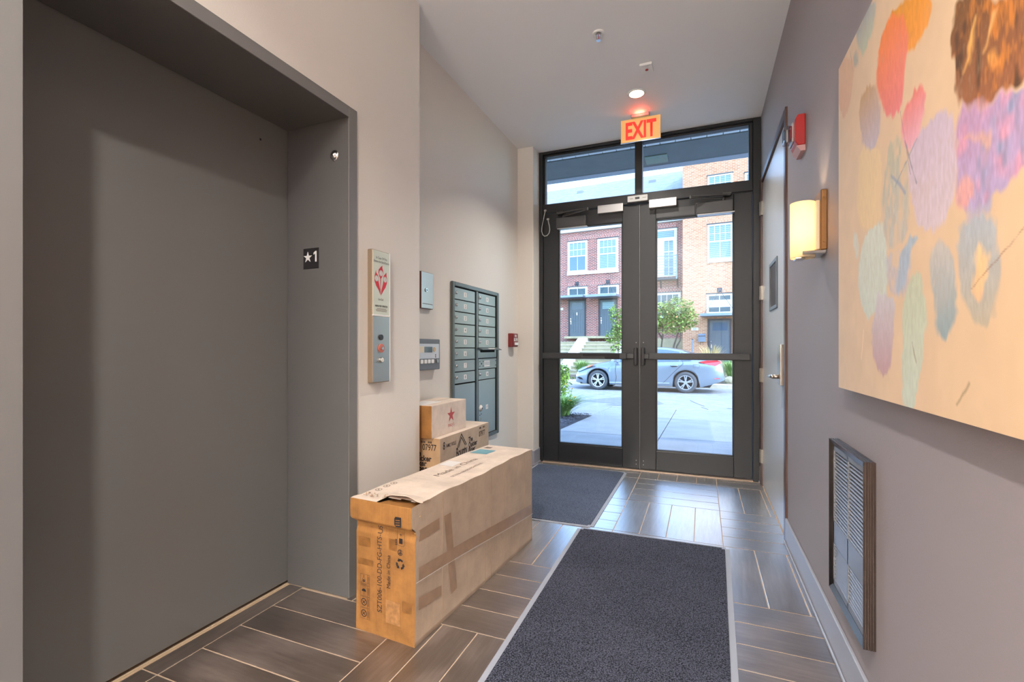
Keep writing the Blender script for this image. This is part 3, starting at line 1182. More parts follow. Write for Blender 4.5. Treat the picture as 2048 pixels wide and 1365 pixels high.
ZR = [1.560, 1.472, 1.384, 1.296, 1.208, 1.121, 1.033, 0.946, 0.860]
for k in range(8):
    mdoor(2.957, 3.278, ZR[k + 1] + 0.003, ZR[k] - 0.003, str(k + 1))
mdoor(2.957, 3.278, 0.421, 0.852, None, False)
ZQ = [1.560, 1.471, 1.383, 1.296, 1.208, 1.121]
for k in range(5):
    mdoor(3.344, 3.664, ZQ[k + 1] + 0.003, ZQ[k] - 0.003, str(k + 9))
mdoor(3.344, 3.664, 0.867, 0.947, '14')
# outgoing mail slot with its hood
d = obj('mail_slot_door', bx(XB - 0.012, XB, 3.334, 3.690, 1.040, 1.118, 0.0015), MAILBOX, t)
obj('slot_opening', bx(XB - 0.003, XB + 0.001, 3.375, 3.650, 1.085, 1.104), BLACKGAP, d)
h = nb()
prism(h, [(XB, 1.122), (XB + 0.045, 1.103), (XB + 0.047, 1.107), (XB, 1.127)], 3.325, 3.700, 'xz')
obj('slot_hood', h, MAILFRAME, d)
flatm = nb()
flat_poly(flatm, [(XB + 0.0205, 3.47, 1.1187), (XB + 0.0205, 3.60, 1.1187), (XB + 0.036, 3.60, 1.1122), (XB + 0.036, 3.47, 1.1122)], (0, 0, 1))
obj('hood_label', flatm, LABELW, d)
d = mdoor(3.344, 3.690, 0.953, 1.034, None, False)
obj('instruction_label', bx(XB - 0.001, XB + 0.0008, 3.448, 3.552, 0.968, 1.017), LABELW, d)
f = nb()
for z in (1.005, 0.997, 0.989, 0.981):
    flat_poly(f, [(XB + 0.0012, 3.455, z), (XB + 0.0012, 3.545, z), (XB + 0.0012, 3.545, z + 0.004), (XB + 0.0012, 3.455, z + 0.004)], (1, 0, 0))
obj('fine_print', f, M('pale_ink', (150, 160, 165), 0.6), d)['kind'] = 'stuff'
s = nb()
for y, z in ((3.366, 1.012), (3.366, 0.975), (3.425, 1.012), (3.425, 0.975), (3.672, 1.012), (3.672, 0.975)):
    cyl(s, (XB + 0.001, y, z), (1, 0, 0), 0.0045, 0.003, 8)
cyl(s, (XB + 0.001, 3.397, 0.994), (1, 0, 0), 0.007, 0.003, 10)
obj('rivet', s, DKPLASTIC, d)['kind'] = 'stuff'
d = mdoor(3.344, 3.664, 0.421, 0.861, None, False)
s = nb()
lathe(s, [(0.0, 0.014), (0.012, 0.013), (0.014, 0.006), (0.025, 0.005), (0.026, 0.0)], (XB, 3.381, 0.639), (1, 0, 0), 24)
obj('parcel_lock', s, LABELW, d, True)
s = nb()
cyl(s, (XB + 0.0145, 3.381, 0.639), (1, 0, 0), 0.007, 0.003, 12)
cyl(s, (XB + 0.001, 3.365, 0.585), (1, 0, 0), 0.004, 0.003, 8)
cyl(s, (XB + 0.001, 3.392, 0.592), (1, 0, 0), 0.004, 0.003, 8)
obj('keyhole', s, DKPLASTIC, d)['kind'] = 'stuff'
obj('key_tag', bx(XB, XB + 0.001, 3.383, 3.389, 0.540, 0.562), M('brass_key', (170, 150, 90), 0.4, metal=0.7), d)
obj('number_label', bx(XB - 0.001, XB + 0.0008, 3.476, 3.519, 0.620, 0.656), LABELW, d)
text('number', '1P', 0.030, (XB + 0.0012, 3.4975, 0.627), RT, UP, INK, d, 0.65, 'CENTER')

# ------------------------------------------------------------------ pull station
t = thing('fire_pull_station', 'small red fire pull station on the wall by the pier', 'alarm', (XM, 4.05, 1.13))
obj('back_box', bx(XM, -1.612, 3.990, 4.110, 1.130, 1.256, 0.004, 2), REDDARK, t)
fc = obj('face', bx(-1.612, -1.604, 3.992, 4.108, 1.132, 1.254, 0.003), REDDARK, t)
obj('pull_handle', bx(-1.604, -1.590, 4.012, 4.088, 1.146, 1.172, 0.004), WHITE, t)
obj('label_band', bx(-1.6042, -1.6032, 4.008, 4.092, 1.184, 1.212), WHITE, t)
text('label_text', 'FIRE', 0.030, (-1.6034, 4.05, 1.222), RT, UP, WHITE, t, 0.9, 'CENTER', 0.001)
text('label_text', 'PULL', 0.030, (-1.6029, 4.05, 1.188), RT, UP, REDDARK, t, 0.9, 'CENTER', 0.001)

# ------------------------------------------------------------------ fire door on the right wall
fd = struct('door_3', bx(0.457, 0.500, 3.152, 4.296, 0.008, 2.462, 0.002), FIREDOOR)
fd['label'] = 'grey painted steel fire door with small square window'
ft = struct('trim_4', nb(), FRAMEPAINT)
ft['label'] = 'painted steel frame around the fire door'
obj('jamb', bx(0.443, 0.50, 3.095, 3.146, 0, 2.512, 0.002), FRAMEPAINT, ft)
obj('jamb', bx(0.443, 0.50, 4.302, 4.352, 0, 2.512, 0.002), FRAMEPAINT, ft)
obj('head', bx(0.443, 0.50, 3.146, 4.302, 2.467, 2.512, 0.002), FRAMEPAINT, ft)
obj('stop', bx(0.500, 0.52, 3.095, 4.352, 0.0, 2.512), BLACKGAP, ft)
for z in (0.243, 0.90, 1.567, 2.254):
    h = nb()
    for k in range(5):
        cyl(h, (0.438, 4.299, z - 0.045 + k * 0.0225), (0, 0, 1), 0.0075, 0.021, 12)
    box(h, 0.440, 0.4575, 4.276, 4.299, z - 0.056, z + 0.056)
    box(h, 0.438, 0.4435, 4.299, 4.316, z - 0.056, z + 0.056)
    obj('hinge', h, brushed('hinge_steel', (140, 134, 126), 0.3, 2) if z == 0.243 else bpy.data.materials['hinge_steel'], fd)
lf_ = nb()
for a in ((3.485, 3.510, 1.385, 1.722), (3.820, 3.845, 1.385, 1.722), (3.510, 3.820, 1.385, 1.410), (3.510, 3.820, 1.697, 1.722)):
    box(lf_, 0.449, 0.458, *a, 0.002)
lo = obj('window_frame', lf_, M('lite_frame_dark', (96, 100, 106), 0.4), fd)
lg = nb()
box(lg, 0.4560, 0.4568, 3.510, 3.820, 1.410, 1.697)
obj('pane', lg, M('dark_brown_lite', (62, 44, 34), 0.25), lo)
# lever set
h = nb()
box(h, 0.432, 0.457, 3.190, 3.312, 0.895, 1.142, 0.004, 2)
hp = obj('lock_plate', h, brushed('lock_plate_steel', (196, 186, 176), 0.3, 2), fd)
h = nb()
cyl(h, (0.418, 3.255, 0.946), (1, 0, 0), 0.013, 0.04, 16)
tube(h, [(0.404, 3.250, 0.946), (0.396, 3.262, 0.946), (0.392, 3.29, 0.946), (0.386, 3.345, 0.945)], [0.0115, 0.012, 0.011, 0.009], 12)
obj('lever_handle', h, bpy.data.materials['lock_plate_steel'], fd, True)

# ------------------------------------------------------------------ strobe
t = thing('fire_strobe', 'red wall fire alarm with clear strobe lens beside the fire door', 'alarm', (XR, 2.65, 2.08))
h = nb()
prism(h, [(0.412, 2.112), (0.412, 2.215), (0.424, 2.238), (XR, 2.238), (XR, 2.09), (0.424, 2.09)], 2.588, 2.712, 'xz')
bmesh.ops.bevel(h, geom=h.edges[:], offset=0.003, segments=1, affect='EDGES')
obj('housing', h, RED, t)
h = nb()
prism(h, [(0.418, 2.090), (0.436, 2.062), (XR, 2.062), (XR, 2.09)], 2.590, 2.710, 'xz')
obj('base_plate', h, M('pale_red_base', (190, 150, 150), 0.4), t)
h = nb()
box(h, 0.372, 0.411, 2.628, 2.700, 2.128, 2.208, 0.012, 3)
obj('strobe_lens', h, CLEAR, t)
h = nb()
cyl(h, (0.392, 2.664, 2.168), (0, 0, 1), 0.006, 0.06, 10)
box(h, 0.404, 0.413, 2.620, 2.708, 2.120, 2.216, 0.003)
obj('strobe_tube', h, SILVER, t)
obj('lens_neck', bx(0.400, 0.413, 2.622, 2.706, 2.14, 2.20, 0.002), RED, t)

# ------------------------------------------------------------------ sconce
t = thing('wall_sconce', 'lit wall sconce with cream glass cylinder on a bronze back plate', 'wall light', (XR, 2.228, 1.50))
h = nb()
box(h, 0.433, XR, 2.166, 2.290, 1.508, 1.746, 0.003)
bp = obj('back_plate', h, BRONZE, t)
for z in (1.540, 1.716):
    obj('screw', cyl(nb(), (0.444, 2.166, z), (0, 1, 0), 0.004, 0.006, 10), BRONZE, bp)
h = nb()
cx, cy, r = 0.380, 2.222, 0.044
n = 40
for zz0, zz1 in ((1.487, 1.711),):
    oring, iring = [], []
    for k in range(n):
        a = 2 * math.pi * k / n
        oring.append((cx + r * math.cos(a), cy + r * math.sin(a)))
        iring.append((cx + (r - 0.004) * math.cos(a), cy + (r - 0.004) * math.sin(a)))
    ov0 = [h.verts.new((*p, zz0)) for p in oring]
    ov1 = [h.verts.new((*p, zz1)) for p in oring]
    iv0 = [h.verts.new((*p, zz0)) for p in iring]
    iv1 = [h.verts.new((*p, zz1)) for p in iring]
    for k in range(n):
        k2 = (k + 1) % n
        h.faces.new((ov0[k], ov0[k2], ov1[k2], ov1[k]))
        h.faces.new((iv0[k2], iv0[k], iv1[k], iv1[k2]))
        h.faces.new((ov0[k2], ov0[k], iv0[k], iv0[k2]))
        h.faces.new((ov1[k], ov1[k2], iv1[k2], iv1[k]))
sh = obj('glass_shade', h, SOFTGLOW, t)
smooth_by_angle(sh)
obj('glass_bracket', bx(0.418, 0.4335, 2.180, 2.276, 1.512, 1.708, 0.003), M('bracket_cream', (226, 206, 170), 0.4), t)
h = nb()
box(h, 0.372, 0.452, 2.168, 2.288, 1.494, 1.508, 0.002)
box(h, 0.352, 0.386, 2.196, 2.250, 1.480, 1.4865, 0.002)
obj('lower_bracket', h, CHROME, t)
h = nb()
cyl(h, (cx, cy, 1.53), (0, 0, 1), 0.012, 0.06, 14)
obj('lamp_socket', h, WHITE, t)
h = nb()
bmesh.ops.create_icosphere(h, subdivisions=2, radius=0.014)
for v in h.verts:
    v.co = Vector((cx + v.co.x, cy + v.co.y, 1.575 + v.co.z * 1.6))
obj('bulb', h, BULB, t, True)
pl = bpy.data.lights.new('sconce_lamp', 'POINT')
pl.energy = 5.0
pl.color = (1.0, 0.76, 0.46)
pl.shadow_soft_size = 0.012
po = bpy.data.objects.new('sconce_lamp', pl)
COL.objects.link(po)
po.location = (cx, cy, 1.625)

# ------------------------------------------------------------------ wall heater
t = thing('wall_heater', 'bronze framed electric wall heater with louvred grille low on the mauve wall', 'heater', (XR, 1.805, 0.255))
Y0, Y1, Z0, Z1, XF = 1.612, 1.998, 0.262, 0.795, 0.424
fw = 0.020


def bevelled_bar(pts_outer, pts_inner):
    pass


h = nb()


def fbar(h, p0, p1, inner0, inner1):
    """mitred frame bar: outer wall edge, front edge, inner bevel"""
    (ya, za), (yb, zb), (yc, zc), (yd, zd) = p0, p1, inner1, inner0
    pts = [(XR, ya, za), (XR, yb, zb), (XF, yb, zb), (XF, ya, za)]
    v = [h.verts.new(q) for q in pts]
    h.faces.new(v)
    w = [h.verts.new((XF + 0.0085, yc, zc)), h.verts.new((XF + 0.0085, yd, zd))]
    h.faces.new((v[3], v[2], w[0], w[1]))
    u = [h.verts.new((XF + 0.022, yc, zc)), h.verts.new((XF + 0.022, yd, zd))]
    h.faces.new((w[1], w[0], u[0], u[1]))


O_ = [(Y0, Z0), (Y1, Z0), (Y1, Z1), (Y0, Z1)]
I_ = [(Y0 + fw, Z0 + fw), (Y1 - fw, Z0 + fw), (Y1 - fw, Z1 - fw), (Y0 + fw, Z1 - fw)]
for k in range(4):
    k2 = (k + 1) % 4
    h = nb()
    fbar(h, O_[k], O_[k2], I_[k], I_[k2])
    bmesh.ops.recalc_face_normals(h, faces=h.faces[:])
    o = obj('frame_bar', h, HEAT_FRAME, t)
# fine grooves on the outer sides of the frame
g = nb()
for x in (0.4305, 0.4365, 0.4425, 0.4485):
    box(g, x, x + 0.0016, Y0 - 0.0012, Y0, Z0, Z1)
    box(g, x, x + 0.0016, Y0, Y1, Z1, Z1 + 0.0012)
obj('frame_ridges', g, HEAT_FRAME, t)['kind'] = 'stuff'
obj('grille_back', bx(0.447, XR, Y0 + 0.003, Y1 - 0.003, Z0 + 0.003, Z1 - 0.003), BLACKGAP, t)
ym = (Y0 + Y1) / 2
gp = nb()
for a in ((Y0 + fw, Y1 - fw, Z0 + fw, 0.300), (Y0 + fw, Y1 - fw, 0.757, Z1 - fw), (Y0 + fw, Y1 - fw, 0.4255, 0.506)):
    box(gp, 0.434, 0.446, *a)
box(gp, 0.434, 0.446, ym - 0.004, ym + 0.004, Z0 + fw, Z1 - fw)
box(gp, 0.434, 0.446, Y0 + fw, Y0 + fw + 0.006, Z0 + fw, Z1 - fw)
box(gp, 0.434, 0.446, Y1 - fw - 0.006, Y1 - fw, Z0 + fw, Z1 - fw)
obj('grille_panel', gp, HEAT_BLADE, t)
lm = {}
for (z0, z1) in ((0.300, 0.4255), (0.506, 0.757)):
    nl = int(round((z1 - z0) / 0.0126))
    for (ya, yb) in ((Y0 + fw + 0.006, ym - 0.004), (ym + 0.004, Y1 - fw - 0.006)):
        for k in range(nl):
            zc = z0 + (k + 0.5) * (z1 - z0) / nl
            key = round(yb - ya, 4)
            if key not in lm:
                b = nb()
                prism(b, [(-0.0055, -0.0036), (-0.0050, -0.0044), (0.0055, 0.0014), (0.0050, 0.0022)], -key / 2, key / 2, 'xz')
                me = bpy.data.meshes.new('louvre')
                b.to_mesh(me)
                b.free()
                me.materials.append(HEAT_BLADE)
                lm[key] = me
            o = bpy.data.objects.new('louvre', lm[key])
            COL.objects.link(o)
            o.parent = t
            o.location = Vector((0.440, (ya + yb) / 2, zc)) - t.location

# ------------------------------------------------------------------ painting
PAINT = [
([(1.627,1.705),(1.441,1.618),(1.452,1.535),(1.464,1.429),(1.612,1.455),(1.658,1.543)],(230,205,155),(228,200,150),0.0,0.5),
([(1.541,2.063),(1.478,2.02),(1.495,1.981),(1.535,1.956),(1.565,1.939),(1.637,1.972),(1.673,2.041),(1.631,2.053)],(150,160,172),(178,192,170),0.4,0.85),
([(1.68,1.988),(1.651,1.976),(1.637,1.942),(1.68,1.955)],(150,165,165),(150,165,165),0.3,0.7),
([(1.859,2.067),(1.764,2.037),(1.665,1.963),(1.695,1.904),(1.74,1.855),(1.806,1.866),(1.85,1.935)],(210,172,145),(205,160,140),0.2,0.7),
([(1.341,1.919),(1.267,1.887),(1.169,1.819),(1.182,1.772),(1.237,1.752),(1.283,1.766),(1.291,1.777),(1.307,1.836),(1.332,1.886),(1.406,1.924)],(215,145,50),(228,150,70),0.35,0.95),
([(1.416,1.926),(1.341,1.905),(1.283,1.821),(1.283,1.779),(1.307,1.718),(1.332,1.67),(1.359,1.662),(1.406,1.673),(1.456,1.737),(1.489,1.813),(1.478,1.876),(1.446,1.905)],(232,132,70),(220,128,130),0.15,1),
([(1.535,1.836),(1.483,1.792),(1.462,1.717),(1.473,1.661),(1.517,1.649),(1.584,1.679),(1.624,1.741),(1.631,1.803),(1.597,1.833)],(190,155,118),(190,178,190),0.2,0.95),
([(1.237,1.666),(1.209,1.651),(1.195,1.623),(1.205,1.58),(1.237,1.554),(1.283,1.55),(1.324,1.596),(1.324,1.636),(1.299,1.661),(1.267,1.671)],(220,125,115),(222,170,185),0.15,0.95),
([(1.359,1.607),(1.307,1.579),(1.275,1.541),(1.283,1.446),(1.283,1.37),(1.386,1.358),(1.436,1.404),(1.446,1.493),(1.426,1.566),(1.396,1.605)],(172,176,160),(180,182,180),1.0,0.8),
([(1.14,1.566),(1.083,1.535),(1.073,1.459),(1.089,1.369),(1.16,1.336),(1.236,1.375),(1.273,1.477),(1.279,1.543),(1.22,1.562)],(195,178,200),(208,190,200),0.5,0.9),
([(1.461,1.451),(1.418,1.408),(1.4,1.31),(1.418,1.226),(1.521,1.202),(1.595,1.221),(1.635,1.295),(1.643,1.373),(1.58,1.435)],(206,210,200),(200,206,196),0.15,0.95),
([(1.677,1.462),(1.643,1.454),(1.635,1.407),(1.66,1.383),(1.686,1.422)],(205,208,200),(205,208,200),0.2,0.8),
([(1.418,1.356),(1.28,1.337),(1.271,1.29),(1.299,1.231),(1.372,1.238),(1.406,1.298)],(186,184,192),(190,180,190),0.7,0.75),
([(1.481,1.267),(1.372,1.238),(1.356,1.179),(1.383,1.084),(1.448,1.043),(1.501,1.085),(1.528,1.141),(1.501,1.214)],(202,196,202),(186,150,155),0.25,0.95),
([(1.261,1.364),(1.235,1.347),(1.28,1.318),(1.299,1.263),(1.329,1.238),(1.356,1.245),(1.329,1.327),(1.299,1.349)],(160,178,196),(165,180,198),0.4,0.9),
([(1.252,1.287),(1.209,1.262),(1.193,1.192),(1.209,1.1),(1.235,1.025),(1.261,0.989),(1.309,0.991),(1.319,1.098),(1.309,1.197),(1.29,1.261)],(190,194,170),(196,204,190),0.25,0.95),
([(1.118,1.32),(1.094,1.294),(1.075,1.234),(1.066,1.183),(1.101,1.147),(1.128,1.145),(1.15,1.176),(1.168,1.246),(1.176,1.31),(1.142,1.32)],(192,184,178),(146,162,166),0.3,0.95),
([(1.045,1.349),(0.975,1.331),(0.946,1.283),(0.937,1.233),(0.955,1.176),(0.99,1.155),(1.022,1.165),(1.051,1.207),(1.069,1.29),(1.063,1.329)],(172,178,186),(182,170,150),0.35,0.95),
([(1.011,1.295),(0.97,1.274),(0.97,1.238),(0.995,1.196),(1.019,1.207),(1.006,1.243)],(236,200,150),(226,182,140),0.15,0.95),
([(1.054,1.382),(0.97,1.357),(0.975,1.331),(1.039,1.344)],(182,166,192),(176,170,186),0.3,0.95),
([(1.06,1.748),(0.858,1.605),(0.858,1.498),(0.925,1.508),(0.997,1.511),(1.063,1.538),(1.075,1.586),(1.091,1.647),(1.094,1.681)],(112,78,48),(150,96,66),2.0,1),
([(1.063,1.538),(0.997,1.511),(0.925,1.504),(0.858,1.486),(0.858,1.382),(0.89,1.373),(0.925,1.357),(0.975,1.356),(0.988,1.344),(1.068,1.374),(1.075,1.415),(1.073,1.519)],(186,148,180),(178,160,196),1.2,1),
([(1.078,1.411),(1.038,1.418),(1.014,1.398),(1.028,1.371),(1.068,1.368)],(226,166,150),(226,160,146),0.4,0.85),
([(0.947,1.652),(0.938,1.646),(0.959,1.617),(0.984,1.6),(0.992,1.602),(0.975,1.613)],(226,180,120),(222,168,100),0.2,0.9),
([(1.021,1.659),(1.014,1.654),(1.038,1.606),(1.048,1.602),(1.05,1.608)],(230,176,100),(226,168,96),0.2,0.9),
([(0.975,1.59),(0.943,1.578),(0.943,1.551),(0.971,1.56)],(226,160,80),(216,140,70),0.6,0.8),
([(1.048,1.487),(0.992,1.471),(0.971,1.462),(0.971,1.444),(0.988,1.449),(0.997,1.468),(1.043,1.48)],(222,170,130),(222,170,130),0.5,0.7)]


pw, ph = 1.42, 1.056
py0, py1, pz0, pz1, PXF = 0.43, 1.850, 0.990, 2.046, 0.420
ny, nz = 568, 423
ys = np.linspace(py0, py1, ny)
zs = np.linspace(pz0, pz1, nz)
YY, ZZ = np.meshgrid(ys, zs, indexing='ij')


def vnoise(fy, fz, seed):
    r = np.random.default_rng(seed)
    gy, gz = YY * fy, ZZ * fz
    n0, n1 = int(gy.max()) + 3, int(gz.max()) + 3
    tb = r.random((n0, n1))
    iy, iz = gy.astype(int), gz.astype(int)
    a, b = gy - iy, gz - iz
    a, b = a * a * (3 - 2 * a), b * b * (3 - 2 * b)
    return (tb[iy, iz] * (1 - a) + tb[iy + 1, iz] * a) * (1 - b) + (tb[iy, iz + 1] * (1 - a) + tb[iy + 1, iz + 1] * a) * b


streak = vnoise(150, 45, 1) * 0.5 + vnoise(330, 90, 2) * 0.5
wob_y = (vnoise(22, 22, 3) - 0.5) * 0.016 + (vnoise(90, 60, 4) - 0.5) * 0.010
wob_z = (vnoise(18, 18, 5) - 0.5) * 0.018 + (vnoise(80, 30, 6) - 0.5) * 0.014
blot = vnoise(16, 14, 7) * 0.6 + vnoise(44, 36, 8) * 0.4
blot2 = vnoise(20, 12, 9) * 0.6 + vnoise(70, 40, 10) * 0.4


def SRGB(c):
    return np.array(lin(c)[:3])


u = (YY - py0) / (py1 - py0)
canvas = SRGB((218, 182, 140)) * (1 - u[..., None]) + SRGB((216, 192, 168)) * u[..., None]
canvas = canvas * (0.94 + 0.10 * blot[..., None])
img = canvas.copy()
for pts, c1, c2, mot, op in PAINT:
    P = np.array(pts)
    for _ in range(2):      # round the outline
        Q = np.roll(P, -1, 0)
        P = np.stack([P * .78 + Q * .22, P * .22 + Q * .78], 1).reshape(-1, 2)
    a0, b0 = P[:, 0].min() - 0.03, P[:, 1].min() - 0.03
    a1, b1 = P[:, 0].max() + 0.03, P[:, 1].max() + 0.03
    q = YY + wob_y * 1.1
    w = ZZ + wob_z * 1.1
    ins = np.zeros(YY.shape, bool)
    dist = np.full(YY.shape, 9.0)
    n = len(P)
    for i in range(n):
        (x0, y0), (x1, y1) = P[i], P[(i + 1) % n]
        cond = ((y0 > w) != (y1 > w))
        with np.errstate(divide='ignore', invalid='ignore'):
            xi = (x1 - x0) * (w - y0) / (y1 - y0 + 1e-12) + x0
        ins ^= cond & (q < xi)
        dx, dy = x1 - x0, y1 - y0
        tt = np.clip(((q - x0) * dx + (w - y0) * dy) / (dx * dx + dy * dy + 1e-12), 0, 1)
        dist = np.minimum(dist, np.hypot(q - x0 - tt * dx, w - y0 - tt * dy))
    sd = np.where(ins, dist, -dist)
    m = np.clip(sd / (0.007 + 0.010 * blot2) + 0.55, 0, 1)
    gz_ = np.clip((P[:, 1].max() - ZZ) / (P[:, 1].max() - P[:, 1].min()), 0, 1)[..., None]
    col = SRGB(c1) * (1 - gz_) + SRGB(c2) * gz_
    if mot >= 2:
        k = np.clip((blot * .7 + streak * .3 - 0.50) * 5, 0, 0.9)[..., None]
        col = col * (1 - k) + SRGB((190, 118, 52)) * k
        k = np.clip((0.36 - blot2) * 6, 0, 1)[..., None]
        col = col * (1 - k) + SRGB((92, 64, 46)) * k
    elif mot >= 1.2:
        k = np.clip((blot - 0.45) * 4.5, 0, 1)[..., None]
        col = col * (1 - k) + SRGB((214, 152, 172)) * k
        k = np.clip((0.42 - blot2) * 5, 0, 1)[..., None]
        col = col * (1 - k) + SRGB((150, 150, 182)) * k
    elif mot > 0.6:
        m = m * np.clip((blot2 - 0.30) * 4, 0.15, 1)
    col = col * (1 + (streak[..., None] - 0.5) * (0.16 + 0.25 * min(mot, 1)))
    m = m * op * np.clip(0.60 + streak * 0.35 + blot * 0.35, 0, 1)
    if op >= 0.95:
        m = np.clip(m * 1.15, 0, 1)
    img = img * (1 - m[..., None]) + col * m[..., None]
# thin pencil and scratch lines
for (ya, za, yb, zb, c, wd_) in ((1.02, 1.22, 0.86, 1.30, (150, 110, 90), .002), (1.38, 1.53, 1.30, 1.47, (140, 150, 175), .005), (1.30, 1.58, 1.24, 1.47, (120, 120, 130), .003),
                                 (1.36, 1.50, 1.24, 1.56, (130, 140, 165), .003), (1.33, 1.66, 1.27, 1.50, (140, 125, 140), .002), (1.61, 1.09, 1.59, 1.17, (235, 205, 175), .004),
                                 (1.07, 1.02, 1.03, 1.06, (150, 130, 100), .004), (1.26, 1.13, 1.245, 1.09, (150, 130, 110), .003), (1.72, 2.03, 1.68, 1.92, (150, 140, 130), .002)):
    dx, dy = yb - ya, zb - za
    tt = np.clip(((YY - ya) * dx + (ZZ - za) * dy) / (dx * dx + dy * dy), 0, 1)
    dd = np.hypot(YY + wob_y * .3 - ya - tt * dx, ZZ + wob_z * .3 - za - tt * dy)
    m = np.clip(1.3 - dd / wd_, 0, 1)[..., None] * 0.7
    img = img * (1 - m) + SRGB(c) * m

pt = thing('abstract_painting', 'large unframed abstract canvas with drooping petal shapes on the mauve wall', 'painting', (XR, (py0 + py1) / 2, pz0))
obj('canvas_stretcher', bx(PXF + 0.0006, XR - 0.0006, py0, py1, pz0, pz1, 0.001), CANVAS_SIDE, pt)
me = bpy.data.meshes.new('painted_face')
vv = np.stack([np.full(YY.shape, PXF), YY, ZZ], -1).reshape(-1, 3) - np.array(pt.location)
ii = np.arange(ny * nz).reshape(ny, nz)
ff = np.stack([ii[:-1, :-1], ii[:-1, 1:], ii[1:, 1:], ii[1:, :-1]], -1).reshape(-1, 4)
me.vertices.add(len(vv))
me.vertices.foreach_set('co', vv.ravel())
me.loops.add(len(ff) * 4)
me.loops.foreach_set('vertex_index', ff.ravel().astype(np.int32))
me.polygons.add(len(ff))
me.polygons.foreach_set('loop_start', np.arange(0, len(ff) * 4, 4, dtype=np.int32))
me.update(calc_edges=True)
ca = me.color_attributes.new('paint', 'FLOAT_COLOR', 'POINT')
ca.data.foreach_set('color', np.concatenate([img.reshape(-1, 3), np.ones((ny * nz, 1))], 1).ravel().astype(np.float32))
k = NT('painted_canvas')
at = k.n('Attribute', attribute_name='paint')
k.l(at.outputs['Color'], k.b.inputs['Base Color'])
k.set(rough=0.7, spec=0.25)
co = k.coords()
nzn = k.n('TexNoise', Scale=600.0, Detail=2.0)
k.l(co, nzn.inputs['Vector'])
k.bump(nzn.outputs[0], 0.2, 0.001)
me.materials.append(k.m)
po_ = bpy.data.objects.new('painted_face', me)
COL.objects.link(po_)
po_.parent = pt

# ------------------------------------------------------------------ floor mats
def mat_obj(name, label, corners, pile, edge=0.024):
    c = sum((Vector((*p, 0)) for p in corners), Vector()) / 4
    t = thing(name, label, 'floor mat', (c.x, c.y, 0.0))
    b = nb()
    prism(b, [(c.x + (p[0] - c.x), c.y + (p[1] - c.y)) for p in corners], 0.0005, 0.004, 'xy')
    bmesh.ops.bevel(b, geom=[e for e in b.edges if abs(e.verts[0].co.z - e.verts[1].co.z) > 0.001], offset=0.02, segments=4, affect='EDGES')
    obj('rubber_edge', b, MATEDGE, t)
    xs = [Vector((*p, 0)) for p in corners]
    ins = []
    for i, p in enumerate(xs):
        a = (xs[i - 1] - p).normalized()
        d = (xs[(i + 1) % 4] - p).normalized()
        ins.append(p + (a + d) * edge)
    b = nb()
    prism(b, [(p.x, p.y) for p in ins], 0.004, 0.0085, 'xy')
    bmesh.ops.bevel(b, geom=[e for e in b.edges if abs(e.verts[0].co.z - e.verts[1].co.z) > 0.001], offset=0.016, segments=4, affect='EDGES')
    o = obj('pile', b, pile, t)
    return t


mat_obj('entrance_mat', 'dark grey pebbled entrance mat nearest the viewer', [(-0.715, 2.866), (0.142, 2.880), (0.096, 1.02), (-0.690, 1.02)][::-1], CARPET_N)
mat_obj('door_mat', 'blue-grey entrance mat in front of the glazed doors by the pier', [(-1.475, 4.305), (-0.622, 4.292), (-0.628, 2.888), (-1.475, 2.872)][::-1], CARPET_F)

# ================================================================== parcels
# long battered carton, own axes: x across (-0.29..0), y along (0..1.1), z up
LB = thing('long_carton', 'long battered brown carton with torn corner and MADE IN CHINA print on the floor', 'box', (-0.994, 1.486, 0.0), 'own', R_(-3.85))
HB = 0.53


def shell_pos(x, y, z):
    """crush and bulge the carton a little"""
    dx = 0.004 * math.sin(7 * y + 2) * math.sin(6 * z)
    dy = 0.0
    dz = 0.0015 * math.sin(9 * y + 1) * (z / HB)
    if y < 0.02:
        if z > 0.432:
            dy = -0.017 * min(1, (z - 0.432) / 0.012) - 0.003 * math.sin(math.pi * min(1, max(0, (z - 0.432) / 0.1)))
        elif z > 0.392:
            dy = 0.009 * (1 - abs(z - 0.414) / 0.024)
        if x < -0.27 and z > 0.44:
            dx -= 0.012 * min(1, (z - 0.44) / 0.01)
    if z > HB - 0.001:
        dz += -0.006 * max(0, 1 - y / 0.15) + (0.0022 * math.sin(9 * y) + 0.0018 * math.sin(31 * y + 1)) * (1 if x > -0.02 else 0.3)
    return Vector((x + dx, y + dy, z + dz))


def grid_face(bm, o, a, b, na, nb_, hole=None):
    vs = {}
    for i in range(na + 1):
        for j in range(nb_ + 1):
            p = Vector(o) + Vector(a) * i / na + Vector(b) * j / nb_
            vs[i, j] = bm.verts.new(shell_pos(*p))
    for i in range(na):
        for j in range(nb_):
            c = Vector(o) + Vector(a) * (i + .5) / na + Vector(b) * (j + .5) / nb_
            if hole and hole(c):
                continue
            bm.faces.new((vs[i, j], vs[i + 1, j], vs[i + 1, j + 1], vs[i, j + 1]))


